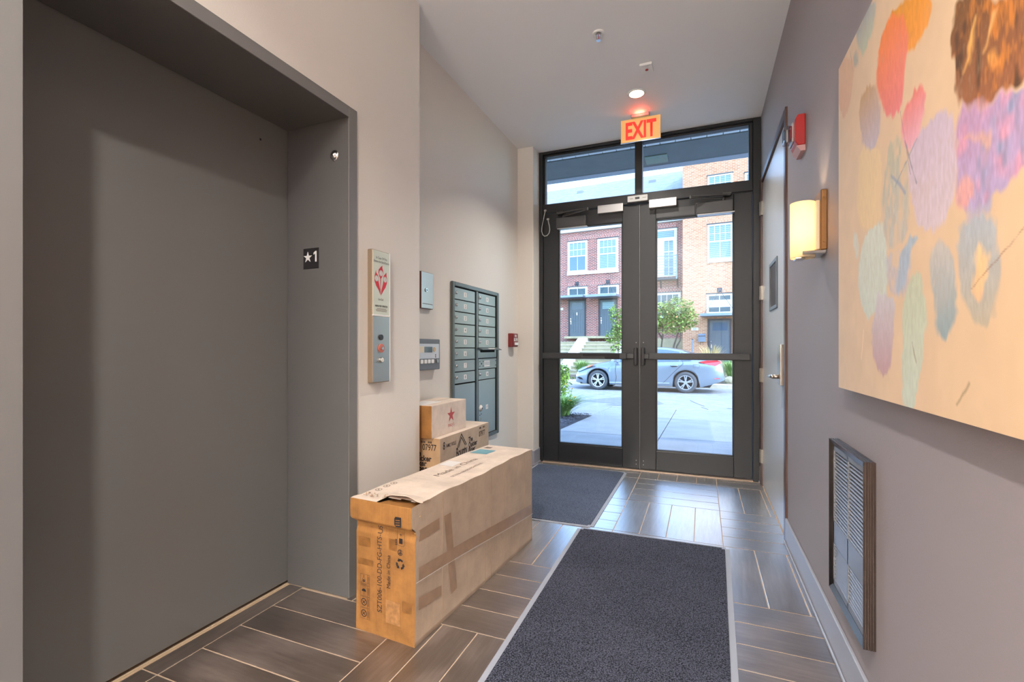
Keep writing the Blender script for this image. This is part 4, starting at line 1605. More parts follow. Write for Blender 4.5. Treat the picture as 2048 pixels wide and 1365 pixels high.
bm = nb()
grid_face(bm, (0, 0, 0), (0, 1.1, 0), (0, 0, HB), 55, 27)
grid_face(bm, (-.29, 1.1, 0), (0, -1.1, 0), (0, 0, HB), 55, 27)
grid_face(bm, (0, 1.1, 0), (-.29, 0, 0), (0, 0, HB), 14, 27)
grid_face(bm, (-.29, 1.1, 0), (.29, 0, 0), (0, -1.1, 0), 14, 55)
bmesh.ops.remove_doubles(bm, verts=bm.verts[:], dist=0.0015)
obj('carton_body', bm, KRAFT2, LB, True)
bm = nb()
grid_face(bm, (-.29, 0, 0), (.29, 0, 0), (0, 0, HB), 20, 106)
o = obj('end_panel', bm, KRAFT_END, LB, True)
bm = nb()
grid_face(bm, (-.29, 0, HB), (.29, 0, 0), (0, 1.1, 0), 29, 110, hole=lambda c: c.y < (0.045 if c.x > -0.17 else 0.0) + 0.004 * math.sin(60 * c.x))
obj('top_panel', bm, KRAFT_PINK, LB, True)
# inner flap seen through the tear
bm = nb()
flat_poly(bm, [(-0.175, -0.012, 0.519), (0.0, -0.010, 0.516), (0.0, 0.10, 0.506), (-0.175, 0.10, 0.506)], (0, 0, 1))
obj('inner_flap', bm, KRAFT_END, LB)


def drape(o, face):
    for v in o.data.vertices:
        if face == 'top':
            v.co.z = shell_pos(v.co.x, v.co.y, HB).z + 0.0009
        else:
            v.co.y = shell_pos(v.co.x, 0.0, v.co.z).y - 0.0012
    return o


def sticker(x0, x1, y0, y1, name, mat, skew=0.0):
    b = nb()
    n = 8
    g = [[b.verts.new((x0 + (x1 - x0) * i / n, y0 + (y1 - y0) * j / n + skew * i / n, HB)) for j in range(n + 1)] for i in range(n + 1)]
    for i in range(n):
        for j in range(n):
            b.faces.new((g[i][j], g[i + 1][j], g[i + 1][j + 1], g[i][j + 1]))
    return drape(obj(name, b, mat, LB), 'top')

# lifted torn flap edge
bm = nb()
P0, P1 = [], []
for k in range(19):
    f_ = k / 18.0
    x = -0.178 + 0.182 * f_
    lift = 0.016 * math.sin(math.pi * min(1, f_ * 1.08)) + 0.003
    P0.append((x, 0.045 + 0.004 * math.sin(60 * x) + 0.05, HB + 0.0008))
    P1.append((x, 0.040 + 0.020 * f_ * 0 + 0.004 * math.sin(23 * x + 1) + 0.004 * math.sin(71 * x), HB + lift))
for a, b, c, d in zip(P0, P0[1:], P1[1:], P1):
    va = [bm.verts.new(p) for p in (a, b, c, d)]
    bm.faces.new(va)
    vb = [bm.verts.new((p[0], p[1], p[2] - 0.004)) for p in (c, d)]
    bm.faces.new((va[3], va[2], vb[0], vb[1]))
bmesh.ops.remove_doubles(bm, verts=bm.verts[:], dist=1e-5)
obj('torn_flap', bm, KRAFT_PINK, LB)
# frayed cardboard shreds along the tear and the crushed corner
bm = nb()
rs = random.Random(3)
for k in range(46):
    x = rs.uniform(-0.27, -0.16) if k < 34 else rs.uniform(-0.012, 0.008)
    y = rs.uniform(0.015, 0.06) if k < 34 else rs.uniform(-0.014, 0.03)
    z = HB + rs.uniform(-0.001, 0.004) if k < 34 else rs.uniform(0.43, 0.525)
    a = rs.uniform(0, 6.28)
    d = Vector((math.cos(a), math.sin(a) * .6, rs.uniform(-0.1, 0.5))) * rs.uniform(0.006, 0.018)
    w = Vector((-d.y, d.x, 0.002)).normalized() * rs.uniform(0.001, 0.003)
    c = Vector((x, y, z))
    bm.faces.new([bm.verts.new(c - w), bm.verts.new(c + d - w * .4), bm.verts.new(c + d + w * .4), bm.verts.new(c + w)])
o = obj('frayed_shreds', bm, M('torn_board', (150, 116, 78), 0.9, var=0.3, vscale=60), LB)
o['kind'] = 'stuff'
# tape
bm = nb()
XS = 0.0052


def side_poly(pts, n=26):
    (a, b, c, d) = pts          # a,b along the lower edge, d,c along the upper edge
    rows = []
    for i in range(n + 1):
        f_ = i / n
        lo = Vector(a).lerp(Vector(b), f_)
        up = Vector(d).lerp(Vector(c), f_)
        rows.append([bm.verts.new(shell_pos(0, q.x, q.y) + Vector((0.0016, 0, 0))) for q in (lo, lo.lerp(up, .34), lo.lerp(up, .67), up)])
    for A, B in zip(rows, rows[1:]):
        for k in range(3):
            bm.faces.new((A[k], B[k], B[k + 1], A[k + 1]))


side_poly(((0.02, 0.244), (1.098, 0.155), (1.098, 0.212), (0.02, 0.291)), 60)
obj('tape_strip', bm, TAPE, LB)
for q in (((0.02, 0.388), (0.157, 0.390), (0.157, 0.434), (0.02, 0.430)), ((0.02, 0.131), (0.172, 0.116), (0.172, 0.155), (0.02, 0.178))):
    bm = nb()
    side_poly(q, 8)
    obj('tape_strip', bm, TAPE, LB)
bm = nb()
side_poly(((0.246, 0.085), (0.292, 0.092), (0.243, 0.430), (0.192, 0.430)), 6)
obj('tape_strip', bm, TAPE, LB)
bm = nb()
pts = [(0.0075, 0.0, 0.243)] + [tuple(shell_pos(0, y, 0.243 - 0.083 * y) + Vector((0.0035, 0, 0))) for y in [k * 0.05 for k in range(1, 22)]] + [(0.006, 1.1, 0.155)]
tube(bm, pts, 0.0008, 5)
obj('tape_edge', bm, M('clear_tape_edge', (212, 202, 192), 0.3), LB)
SCORE = M('score_brown', (160, 136, 112), 0.85)
for y, z0, z1 in ((0.184, 0.02, 0.52), (0.54, 0.0, 0.20), (0.60, 0.0, 0.52), (0.735, 0.25, 0.53), (0.99, 0.2, 0.53)):
    bm = tube(nb(), [tuple(shell_pos(0, y, z0 + (z1 - z0) * k / 8) + Vector((0.0005, 0, 0))) for k in range(9)], 0.0009, 4)
    obj('score_line', bm, SCORE, LB)
bm = nb()
box(bm, -0.137, -0.068, -0.0012, -0.0004, 0.062, 0.150)
obj('tape_patch', bm, M('brown_label_scar', (150, 106, 62), 0.5, var=0.15, vscale=50), LB)

WORN = M('taped_board', (122, 82, 42), 0.35, var=0.12, vscale=30)
for (x0, x1, z0, z1) in ((-0.275, -0.215, 0.335, 0.372), (-0.122, -0.082, 0.345, 0.388), (-0.060, -0.012, 0.120, 0.163), (-0.28, -0.20, 0.262, 0.286)):
    b = nb()
    n = 6
    g = [[b.verts.new((x0 + (x1 - x0) * i / n, 0.0, z0 + (z1 - z0) * j_ / n)) for j_ in range(n + 1)] for i in range(n + 1)]
    for i in range(n):
        for j_ in range(n):
            b.faces.new((g[i][j_], g[i + 1][j_], g[i + 1][j_ + 1], g[i][j_ + 1]))
    o = drape(obj('tape_strip', b, WORN, LB), 'end')
    for v in o.data.vertices:
        v.co.y += 0.0006
# printed marks on the end panel; reading direction is up the box
YP = -0.0022
RU, UU = (0, 0, 1), (-1, 0, 0)      # right, up of the printed lines
drape(text('printed_text', 'SZT006-100-DD-FG-HTS-US', 0.0325, (-0.157, YP, 0.092), RU, UU, INK, LB, 0.865), 'end')
text('printed_text', 'Made in China', 0.0255, (-0.114, YP, 0.195), RU, UU, INK, LB, 0.87)
FO, FR, FU = (0, YP, 0), (1, 0, 0), (0, 0, 1)
bm = nb()
for z0 in (0.050, 0.0945, 0.139, 0.1835):      # four handling squares
    strip2d(bm, [(-0.264, z0), (-0.2405, z0), (-0.2175, z0), (-0.2175, z0 + 0.0415), (-0.264, z0 + 0.0415), (-0.264, z0)], FR, FU, FO, 0.0008)
    strip2d(bm, [(-0.2285, z0), (-0.2285, z0 + 0.0415)], FR, FU, FO, 0.0006)
    for k in range(3):
        strip2d(bm, [(-0.2265 + k * 0.003, z0 + 0.006), (-0.2265 + k * 0.003, z0 + 0.035)], FR, FU, FO, 0.0007)
for z in (0.0708, 0.1153):
    ring2d(bm, (-0.2465, YP, z), FR, FU, 0.0115, 0.0145, 24)
    strip2d(bm, [(-0.255, z - 0.008), (-0.238, z + 0.008)], FR, FU, FO, 0.002)
    strip2d(bm, [(-0.251, z + 0.003), (-0.243, z - 0.004)], FR, FU, FO, 0.0035)
strip2d(bm, [(-0.259, 0.187), (-0.2465, 0.2215), (-0.234, 0.187), (-0.259, 0.187)], FR, FU, FO, 0.0012)
ring2d(bm, (-0.2465, YP, 0.199), FR, FU, 0.002, 0.0055, 14)
ring2d(bm, (-0.2465, YP, 0.157), FR, FU, 0.0, 0.011, 18, 0, math.pi)
strip2d(bm, [(-0.2465, 0.157), (-0.2465, 0.1435)], FR, FU, FO, 0.0012)
bmesh.ops.remove_doubles(bm, verts=bm.verts[:], dist=1e-6)
obj('handling_marks', bm, INK, LB)['kind'] = 'stuff'
bm = nb()
C0 = Vector((-0.0665, 0.3000))                  # recycling arrows
for k in range(3):
    a0 = R_(90 + 120 * k)
    for (b0, b1) in ((-46, 16),):
        ring2d(bm, (C0.x, YP, C0.y), FR, FU, 0.012, 0.020, 8, a0 + R_(b0), a0 + R_(b1))
    t1 = a0 + R_(16)
    q = [(C0.x + r * math.cos(t), YP, C0.y + r * math.sin(t)) for r, t in ((0.0085, t1), (0.0235, t1), (0.0165, t1 + R_(34)))]
    flat_poly(bm, q, (0, -1, 0))
obj('recycling_mark', bm, INK, LB)
bm = nb()
ring2d(bm, (-0.0665, YP, 0.3440), FR, FU, 0.0095, 0.0118, 22, R_(30), R_(350))
strip2d(bm, [(-0.073, 0.338), (-0.063, 0.346), (-0.066, 0.352)], FR, FU, FO, 0.003)
strip2d(bm, [(-0.066, 0.338), (-0.060, 0.343)], FR, FU, FO, 0.003)
strip2d(bm, [(-0.080, 0.372), (-0.080, 0.436)], FR, FU, FO, 0.0008)
strip2d(bm, [(-0.046, 0.436), (-0.046, 0.376), (-0.050, 0.370), (-0.0745, 0.370), (-0.080, 0.376)], FR, FU, FO, 0.0010)
flat_poly(bm, [(-0.071, YP, 0.378), (-0.055, YP, 0.378), (-0.055, YP, 0.398), (-0.071, YP, 0.398)], (0, -1, 0))
strip2d(bm, [(-0.067, 0.412), (-0.059, 0.412)], FR, FU, FO, 0.0018)
strip2d(bm, [(-0.063, 0.408), (-0.063, 0.416)], FR, FU, FO, 0.0018)
for k in range(4):
    strip2d(bm, [(-0.088, 0.372 + k * 0.0065), (-0.0825, 0.372 + k * 0.0065)], FR, FU, FO, 0.0028)
obj('disposal_mark', bm, INK, LB)
bm = nb()
flat_poly(bm, [(-0.078, -0.0222, 0.456), (-0.070, -0.0222, 0.448), (-0.046, -0.0222, 0.448), (-0.046, -0.0222, 0.486), (-0.072, -0.0222, 0.486), (-0.078, -0.0222, 0.478)], (0, -1, 0))
o = obj('dark_emblem', bm, BLACK, LB)
bm = nb()
for k in range(3):
    strip2d(bm, [(-0.070, 0.455 + k * 0.009), (-0.053, 0.457 + k * 0.009)], FR, FU, (0, -0.0228, 0), 0.0028)
obj('emblem_strokes', bm, KRAFT_END, o)
# printing and labels on the top
ZT = HB + 0.0062
RY, UX = (0, 1, 0), (-1, 0, 0)
drape(text('printed_text', 'Made in China', 0.048, (-0.155, 0.375, ZT), RY, UX, INKGREY, LB, 1.32), 'top')
drape(text('printed_text', 'SZT006-100-DD-FG-HTS-US', 0.024, (-0.090, 0.396, ZT), RY, UX, INKGREY, LB, 0.98), 'top')
sticker(-0.272, -0.168, 0.848, 0.965, 'teal_label', TEAL, 0.004)
sticker(-0.274, -0.197, 0.556, 0.645, 'white_label', LABELW)
bm = nb()
for i in range(5):
    flat_poly(bm, [(-0.265 + i * 0.008, 0.995 + i * 0.003, ZT), (-0.260 + i * 0.008, 0.995, ZT), (-0.260 + i * 0.008, 1.04, ZT), (-0.265 + i * 0.008, 1.04, ZT)], (0, 0, 1))
for (x, y) in ((-0.262, 0.10), (-0.262, 0.150), (-0.262, 0.195)):
    ring2d(bm, (x, y, ZT), RY, UX, 0.012, 0.0145, 20)
    strip2d(bm, [(-0.006, -0.005), (0.007, 0.006)], RY, UX, (x, y, ZT), 0.003)
drape(obj('faint_marks', bm, INKGREY, LB), 'top')['kind'] = 'stuff'



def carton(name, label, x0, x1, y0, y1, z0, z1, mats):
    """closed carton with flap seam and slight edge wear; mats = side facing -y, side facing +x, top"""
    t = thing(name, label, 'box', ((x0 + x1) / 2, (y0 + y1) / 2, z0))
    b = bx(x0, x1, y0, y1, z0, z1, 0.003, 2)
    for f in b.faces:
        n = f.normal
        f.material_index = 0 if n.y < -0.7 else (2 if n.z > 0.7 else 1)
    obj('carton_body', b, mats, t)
    return t


PAPER = carton('paper_towel_carton', 'kraft carton of paper towels with dark print, under the star-marked carton', -1.628, -1.375, 2.31, 2.962, 0.0, 0.605, (KRAFT, KRAFT2, KRAFT_PINK))
xp = -1.3742
text('printed_text', '8', 0.062, (xp, 2.341, 0.536), RT, UP, INK, PAPER, 0.75, 'LEFT', 0.0006)
text('printed_text', 'FAMILY ROLLS', 0.030, (xp, 2.377, 0.541), RT, UP, INK, PAPER, 0.60, 'LEFT', 0.0004)
text('brand_text', 'Bounty', 0.086, (xp, 2.495, 0.455), RT, UP, INK, PAPER, 0.57, 'LEFT', 0.0016)
bm = nb()
for d in (0.0, 0.016):
    strip2d(bm, [(2.512 + d, 0.515), (2.563, 0.590 - d * 1.3), (2.628 - d, 0.515)], RT, UP, (xp, 0, 0), 0.0065)
obj('brand_roof_mark', bm, INK, PAPER)
for k, wd_ in enumerate(('The', 'Quicker', 'Picker', 'Upper')):
    text('printed_text', wd_, 0.045, (xp, 2.658, 0.522 - 0.034 * k), RT, UP, INK, PAPER, 0.80, 'LEFT', 0.0014)
text('printed_text', '07977', 0.050, (xp, 2.806, 0.530), RT, UP, INK, PAPER, 0.74, 'LEFT', 0.0005)
bm = nb()
for y0_, y1_ in ((2.815, 2.840), (2.868, 2.900)):
    for k in range(3):
        yy = y0_ + (y1_ - y0_) * k / 3
        flat_poly(bm, [(xp, yy, 0.580), (xp, yy + 0.006, 0.580), (xp, yy + 0.006, 0.592), (xp, yy, 0.592)], (1, 0, 0))
obj('code_marks', bm, INK, PAPER)['kind'] = 'stuff'
yp = 2.3092
RX = (1, 0, 0)
text('printed_text', '07977', 0.050, (-1.492, yp, 0.534), RX, UP, INK, PAPER, 0.74, 'LEFT', 0.0005)
for k, wd_ in enumerate(('The', 'Quicker', 'Picker', 'Upper')):
    text('printed_text', wd_, 0.045, (-1.565, yp, 0.500 - 0.029 * k), RX, UP, INK, PAPER, 0.88, 'LEFT', 0.0014)
bm = nb()
for x0_, x1_ in ((-1.50, -1.47), (-1.455, -1.428)):
    for k in range(3):
        xx = x0_ + (x1_ - x0_) * k / 3
        flat_poly(bm, [(xx, yp, 0.574), (xx + 0.006, yp, 0.574), (xx + 0.006, yp, 0.586), (xx, yp, 0.586)], (0, -1, 0))
obj('code_marks', bm, INK, PAPER)['kind'] = 'stuff'
bm = nb()
flat_poly(bm, [(-1.50, 2.325, 0.6056), (-1.42, 2.325, 0.6056), (-1.42, 2.42, 0.6056), (-1.50, 2.42, 0.6056)], (0, 0, 1))
obj('white_label', bm, LABELW, PAPER)

STAR = carton('star_carton', 'small kraft carton with a red star on top of the paper towel carton', -1.628, -1.415, 2.285, 2.700, 0.6052, 0.792, (KRAFT_END, KRAFT_PINK, KRAFT_PINK))
xp = -1.4143
bm = nb()
prism(bm, star_pts((2.506, 0.714), 0.047), xp - 0.0006, xp, 'yz')
obj('star_mark', bm, MAC_RED, STAR)
text('brand_text', "macy's", 0.034, (xp, 2.506, 0.645), RT, UP, MAC_RED, STAR, 0.85, 'CENTER')
bm = nb()
flat_poly(bm, [(-1.60, 2.30, 0.7926), (-1.475, 2.30, 0.7926), (-1.475, 2.50, 0.7926), (-1.60, 2.50, 0.7926)], (0, 0, 1))
obj('white_label', bm, LABELW, STAR)
bm = nb()
box(bm, -1.5285, -1.5265, 2.288, 2.697, 0.7915, 0.7925)
obj('flap_seam', bm, INKGREY, STAR)

# ================================================================== outside: ground
def slope(y):
    return -0.3 * min(max(y - 4.5, 0), 8) / 8


side = struct('sidewalk', nb(), CONCRETE)
side['label'] = 'pale concrete walk of jointed slabs outside the doors'


def slab(x0, x1, y0, y1):
    g = 0.006
    b = bx(x0 + g, x1 - g, y0 + g, y1 - g, -0.12, 0.0, 0.006)
    for v in b.verts:
        v.co.z += slope(v.co.y)
    obj('slab', b, CONCRETE, side)


for (x0, x1) in ((-1.95, -0.530), (-0.530, 0.90), (0.90, 3.4)):
    for (y0, y1) in ((4.515, 6.555), (6.555, 8.905), (8.905, 10.96)):
        slab(x0, x1, y0, y1)
for (x0, x1) in ((-3.4, -1.95), (-4.9, -3.4)):
    slab(x0, x1, 8.905, 10.96)
b = nb()
vs = [b.verts.new(p) for p in ((-9, 4.6, -0.10), (9, 4.6, -0.10), (9, 12.5, -0.40), (-9, 12.5, -0.40))]
b.faces.new(vs)
r_ = bmesh.ops.extrude_face_region(b, geom=b.faces[:])
for v in r_['geom']:
    if isinstance(v, bmesh.types.BMVert):
        v.co.z -= 0.3
struct('ground_base', b, M('joint_dirt', (120, 116, 110), 0.95))
b = nb()
for (ya, yb) in ((10.965, 12.5),):
    vs = [b.verts.new(p) for p in ((-40, ya, slope(ya)), (40, ya, slope(ya)), (40, yb, -0.30), (-40, yb, -0.30))]
    b.faces.new(vs)
vs = [b.verts.new(p) for p in ((-40, 12.5, -0.30), (40, 12.5, -0.30), (40, 18.6, -0.30), (-40, 22.0, -0.30))]
b.faces.new(vs)
r_ = bmesh.ops.extrude_face_region(b, geom=b.faces[:])
for v in r_['geom']:
    if isinstance(v, bmesh.types.BMVert):
        v.co.z -= 0.2
bmesh.ops.recalc_face_normals(b, faces=b.faces[:])
street = struct('street', b, ASPHALT)
street['label'] = 'sunlit pale asphalt street'
bm = nb()
pp = [(-3.0, 12.4), (-2.75, 12.9), (-2.3, 13.6), (-1.9, 13.75), (-1.2, 13.5), (-0.9, 12.5), (-1.1, 11.5), (-1.7, 11.33), (-2.2, 11.30), (-2.05, 11.9), (-2.6, 12.1)]
vs = [bm.verts.new((x, y, slope(y) + 0.004 if y < 12.5 else -0.296)) for x, y in pp]
bm.faces.new(vs)
bmesh.ops.triangulate(bm, faces=bm.faces[:])
obj('asphalt_patch', bm, PATCH, street)
bm = nb()
rs = random.Random(5)
for (x, y, dx, dy, n) in ((-0.30, 13.6, 0.09, -0.50, 3), (0.02, 12.2, 0.02, -0.28, 3), (0.45, 12.0, 0.12, -0.10, 4)):
    p = [(x, y, -0.30 + .005)]
    for k in range(n):
        x += dx + rs.uniform(-.06, .06)
        y += dy + rs.uniform(-.06, .06)
        p.append((x, y, (slope(y) if y < 12.5 else -0.3) + .005))
    tube(bm, p, 0.006, 4)
obj('crack', bm, PATCH, street)

OB = Vector((0, 0, 0))


def ostruct(name, bm, mat, label=None):
    bm.transform(OUT)
    o = struct(name, bm, mat)
    if label:
        o['label'] = label
    return o


ostruct('curb', bx(-40, 40, 17.85, 18.05, -0.45, -0.14, 0.02), CURB, 'concrete curb on the far side of the street')
ostruct('far_bed', bx(-40, 40, 18.05, 30, -0.5, -0.16), SOIL, 'planted ground in front of the brick houses')

# mulch bed beside the walk
b = nb()
nx_, ny_ = 26, 44
vs = {}
rs = random.Random(11)
for i in range(nx_ + 1):
    for j in range(ny_ + 1):
        x = -4.8 + (2.84) * i / nx_
        y = 4.65 + 4.24 * j / ny_
        edge = min(1, (nx_ - i) / 3.0, (ny_ - j) / 3.0)
        vs[i, j] = b.verts.new((x, y, slope(y) - 0.012 + edge * (0.03 + rs.uniform(-.014, .014))))
for i in range(nx_):
    for j in range(ny_):
        b.faces.new((vs[i, j], vs[i + 1, j], vs[i + 1, j + 1], vs[i, j + 1]))
bed = struct('mulch_bed', b, MULCH)
bed['label'] = 'dark mulch bed beside the concrete walk'
b = nb()
for k in range(2600):
    x = rs.uniform(-3.2, -1.95)
    y = rs.uniform(5.6, 8.9)
    a = rs.uniform(0, 3.14)
    l, w = rs.uniform(.012, .035), rs.uniform(.006, .013)
    c = Vector((x, y, slope(y) + 0.022 + rs.uniform(0, .014)))
    d = Vector((math.cos(a), math.sin(a), rs.uniform(-.3, .3))) * l
    n_ = Vector((-math.sin(a), math.cos(a), rs.uniform(-.3, .3))) * w
    vs_ = [b.verts.new(c + d), b.verts.new(c + n_), b.verts.new(c - d), b.verts.new(c - n_ + Vector((0, 0, .004)))]
    b.faces.new(vs_)
o = obj('mulch_chips', b, M('mulch_chip', (70, 70, 82), 0.85, var=0.4, vscale=30), bed)
o['kind'] = 'stuff'

# canopy over the entrance
cn = thing('entrance_canopy', 'white boarded canopy soffit with grey edge beam outside the transom', 'canopy', (0, 4.6, 3.9))
for k in range(23):
    x0 = -4.0 + k * 0.203
    obj('soffit_board', bx(x0 + 0.004, x0 + 0.199, 4.60, 6.93, 4.0, 4.03, 0.003), SOFFIT, cn)
obj('canopy_deck', bx(-4.2, 0.72, 4.60, 7.8, 4.035, 4.2), BEAM, cn)
obj('edge_beam', bx(-4.2, 0.72, 6.93, 7.66, 3.985, 4.06, 0.004), BEAM, cn)
obj('edge_trim', bx(-4.2, 0.72, 7.66, 7.84, 3.975, 4.22, 0.006), BEAMTRIM, cn)
obj('junction_plate', bx(-0.80, -0.48, 7.25, 7.56, 3.972, 3.985, 0.002), M('green_plate', (120, 140, 128), 0.5), cn)

# ================================================================== outside: houses
RED_S, TAN_S = 26.0, 25.0


def window(parent, t0, t1, z0, z1, s, fr_w=0.11, sill=0.13, upper=(4, 2), lower=(2, 1), split=0.52, pane=WINGLASS, pane2=None):
    """double hung window, proud of the wall face s; trim, sash bars and panes"""
    b = nb()
    y0, y1 = s - 0.035, s + 0.02
    box(b, t0, t0 + fr_w, y0, y1, z0, z1)
    box(b, t1 - fr_w, t1, y0, y1, z0, z1)
    box(b, t0 + fr_w, t1 - fr_w, y0, y1, z1 - fr_w * 0.9, z1)
    box(b, t0 - 0.0, t1 + 0.0, s - 0.06, y1, z0, z0 + sill)
    a0, a1, c0, c1 = t0 + fr_w, t1 - fr_w, z0 + sill, z1 - fr_w * 0.9
    zm = c0 + (c1 - c0) * split
    if upper:
        if lower:
            box(b, a0, a1, s - 0.03, s + 0.01, zm - 0.03, zm + 0.03)
        for (zz0, zz1, (nx, nz_)) in (((zm, c1, upper), (c0, zm, lower)) if lower else ((c0, c1, upper),)):
            for k in range(1, nx):
                x = a0 + (a1 - a0) * k / nx
                box(b, x - 0.014, x + 0.014, s - 0.022, s, zz0, zz1)
            for k in range(1, nz_):
                z = zz0 + (zz1 - zz0) * k / nz_
                box(b, a0, a1, s - 0.022, s, z - 0.014, z + 0.014)
    w = obj('window', b, TRIMW, parent)
    if lower:
        obj('pane', bx(a0, a1, s - 0.014, s - 0.004, zm, c1), pane, w)
        obj('pane', bx(a0, a1, s - 0.014, s - 0.004, c0, zm), pane2 or pane, w)
    else:
        obj('pane', bx(a0, a1, s - 0.014, s - 0.004, c0, c1), pane, w)
    obj('lintel_shadow_strip', bx(t0 - 0.03, t1 + 0.03, s - 0.05, s + 0.01, z1, z1 + 0.045), DARKMETAL, w)  # dark strip drawn in for the shadow line at the window head
    return w


def soldier(parent, t0, t1, z0, z1, s, mat):
    obj('soldier_course', bx(t0, t1, s - 0.012, s + 0.02, z0, z1), mat, parent)


def house_door(parent, t0, t1, z0, z1, s, lite, knocker=False):
    b = nb()
    f = 0.09
    box(b, t0, t0 + f, s - 0.04, s + 0.02, z0, z1)
    box(b, t1 - f, t1, s - 0.04, s + 0.02, z0, z1)
    box(b, t0 + f, t1 - f, s - 0.04, s + 0.02, z1 - f, z1)
    fr_ = obj('door_frame', b, DOORFRAME, parent)
    a0, a1, c1 = t0 + f, t1 - f, z1 - f
    d = nb()
    box(d, a0, a1, s - 0.022, s, z0, c1)
    zl0 = c1 - 0.50
    n = 5
    for k in range(n):
        x0 = a0 + 0.09 + (a1 - a0 - 0.18) * k / n
        x1 = a0 + 0.09 + (a1 - a0 - 0.18) * (k + 1) / n
        box(d, x0 + 0.008, x1 - 0.008, s - 0.032, s - 0.02, z0 + 0.22, zl0 - 0.16)
    dd = obj('house_door', d, HOUSEDOOR, parent)
    obj('door_lite', bx(a0 + 0.13, a1 - 0.10, s - 0.030, s - 0.018, zl0, c1 - 0.10), lite, dd)
    h = nb()
    for z, r in ((z0 + 1.02, 0.028), (z0 + 0.90, 0.032)):
        cyl(h, (a0 + 0.07, s - 0.05, z), (0, 1, 0), r, 0.05, 12)
    box(h, a0 + 0.055, a0 + 0.085, s - 0.07, s - 0.03, z0 + 0.70, z0 + 0.88, 0.01)
    obj('door_handle', h, CHROME, dd)
    if knocker:
        obj('door_knocker', bx((a0 + a1) / 2 - 0.03, (a0 + a1) / 2 + 0.03, s - 0.06, s - 0.02, zl0 - 0.32, zl0 - 0.16, 0.01), LABELW, dd)
    return dd


def awning(parent, t0, t1, z, s, apex, mat=AWNING):
    a = obj('awning', bx(t0, t1, s - 0.95, s + 0.01, z - 0.13, z, 0.01), mat, parent)
    r = nb()
    for t_ in (t0 + 0.18, t1 - 0.18):
        tube(r, [(t_, s - 0.80, z), (apex[0], s - 0.02, apex[1])], 0.011, 6)
    obj('awning_rod', r, DARKMETAL, a)
    obj('anchor_plate', bx(apex[0] - 0.115, apex[0] + 0.115, s - 0.03, s + 0.01, apex[1] - 0.12, apex[1] + 0.10, 0.006), DARKMETAL, a)


def gooseneck(parent, t, z, s):
    l = nb()
    tube(l, [(t, s, z + 0.10), (t, s - 0.18, z + 0.18), (t, s - 0.24, z + 0.12)], 0.012, 6)
    lathe(l, [(0.02, 0.13), (0.06, 0.09), (0.14, 0.0), (0.13, 0.0), (0.0, 0.07)], (t, s - 0.24, z), (0, 0, 1), 16)
    obj('porch_lamp', l, DARKMETAL, parent)


RH = thing('brick_townhouse', 'red brick townhouse with two grey doors and balcony behind the parked car', 'building', (-6.5, RED_S, -0.2), 'out')
w = nb()
box(w, -14.0, -2.56, RED_S, RED_S + 7, -0.2, 7.80)
obj('brick_wall', w, REDBRICK, RH)
obj('stone_base', bx(-5.6, -2.56, RED_S - 0.05, RED_S + 0.2, -0.2, 1.64), LIMESTONE, RH)
obj('coping', bx(-14.0, -2.56, RED_S - 0.10, RED_S + 0.35, 7.80, 8.06, 0.02), M('coping_metal', (176, 178, 182), 0.5), RH)
# pitched roof behind the parapet
r = nb()
prism(r, [(RED_S + 0.4, 7.95), (RED_S + 6.0, 12.55), (RED_S + 6.3, 12.55), (RED_S + 6.3, 7.95)], -14.0, -2.75, 'yz')
rf = obj('roof', r, ROOFM, RH)
VENTM = M('vent_metal', (120, 122, 128), 0.5)
for t_ in (-9.8, -5.0):
    obj('roof_vent', bx(t_ - 0.22, t_ + 0.22, RED_S + 5.0, RED_S + 5.3, 11.70, 11.93, 0.02), VENTM, rf)
r = nb()
prism(r, [(RED_S + 0.3, 7.95), (RED_S + 6.0, 12.72), (RED_S + 6.3, 12.72), (RED_S + 6.3, 12.4), (RED_S + 6.0, 12.4), (RED_S + 0.55, 7.95)], -2.75, -2.57, 'yz')
obj('gable_trim', r, TRIMW, rf)
for (t0, t1) in ((-8.966, -7.773), (-7.187, -6.02)):
    pass
window(RH, -8.966, -7.773, 5.355, 7.285, RED_S, 0.13, 0.24, pane=BLIND, pane2=M('blue_window_glass', (62, 90, 106), 0.1, spec=0.8))
window(RH, -7.187, -6.020, 5.355, 7.275, RED_S, 0.13, 0.24, pane=BLIND, pane2=BLIND)
obj('window_sill', bx(-8.98, -6.0, RED_S - 0.07, RED_S + 0.02, 5.33, 5.52), TRIMW, RH)
soldier(RH, -8.97, -6.0, 7.335, 7.53, RED_S, REDSOLD)
soldier(RH, -8.97, -6.0, 4.69, 4.90, RED_S, REDSOLD)
window(RH, -8.966, -7.773, 4.09, 4.645, RED_S, 0.12, 0.09, (2, 1), None)
window(RH, -7.155, -5.990, 4.09, 4.645, RED_S, 0.12, 0.09, (2, 1), None)
awning(RH, -9.70, -7.763, 4.09, RED_S, (-8.40, 4.84))
awning(RH, -7.618, -5.913, 4.06, RED_S, (-6.59, 4.84))
house_door(RH, -8.915, -7.860, 1.785, 3.915, RED_S, M('door_lite_navy', (40, 60, 84), 0.15), True)
house_door(RH, -7.123, -6.066, 1.785, 3.900, RED_S, BLIND)
gooseneck(RH, -9.42, 3.70, RED_S)
p = obj('house_number_plate', bx(-9.60, -9.236, RED_S - 0.025, RED_S, 3.346, 3.467), TRIMW, RH)
text('house_number', '517', 0.10, (-9.42, RED_S - 0.027, 3.37), (1, 0, 0), UP, INK, p, 0.9, 'CENTER')
obj('stoop_slab', bx(-9.0, -5.9, RED_S - 0.55, RED_S, 1.66, 1.785, 0.01), LIMESTONE, RH)
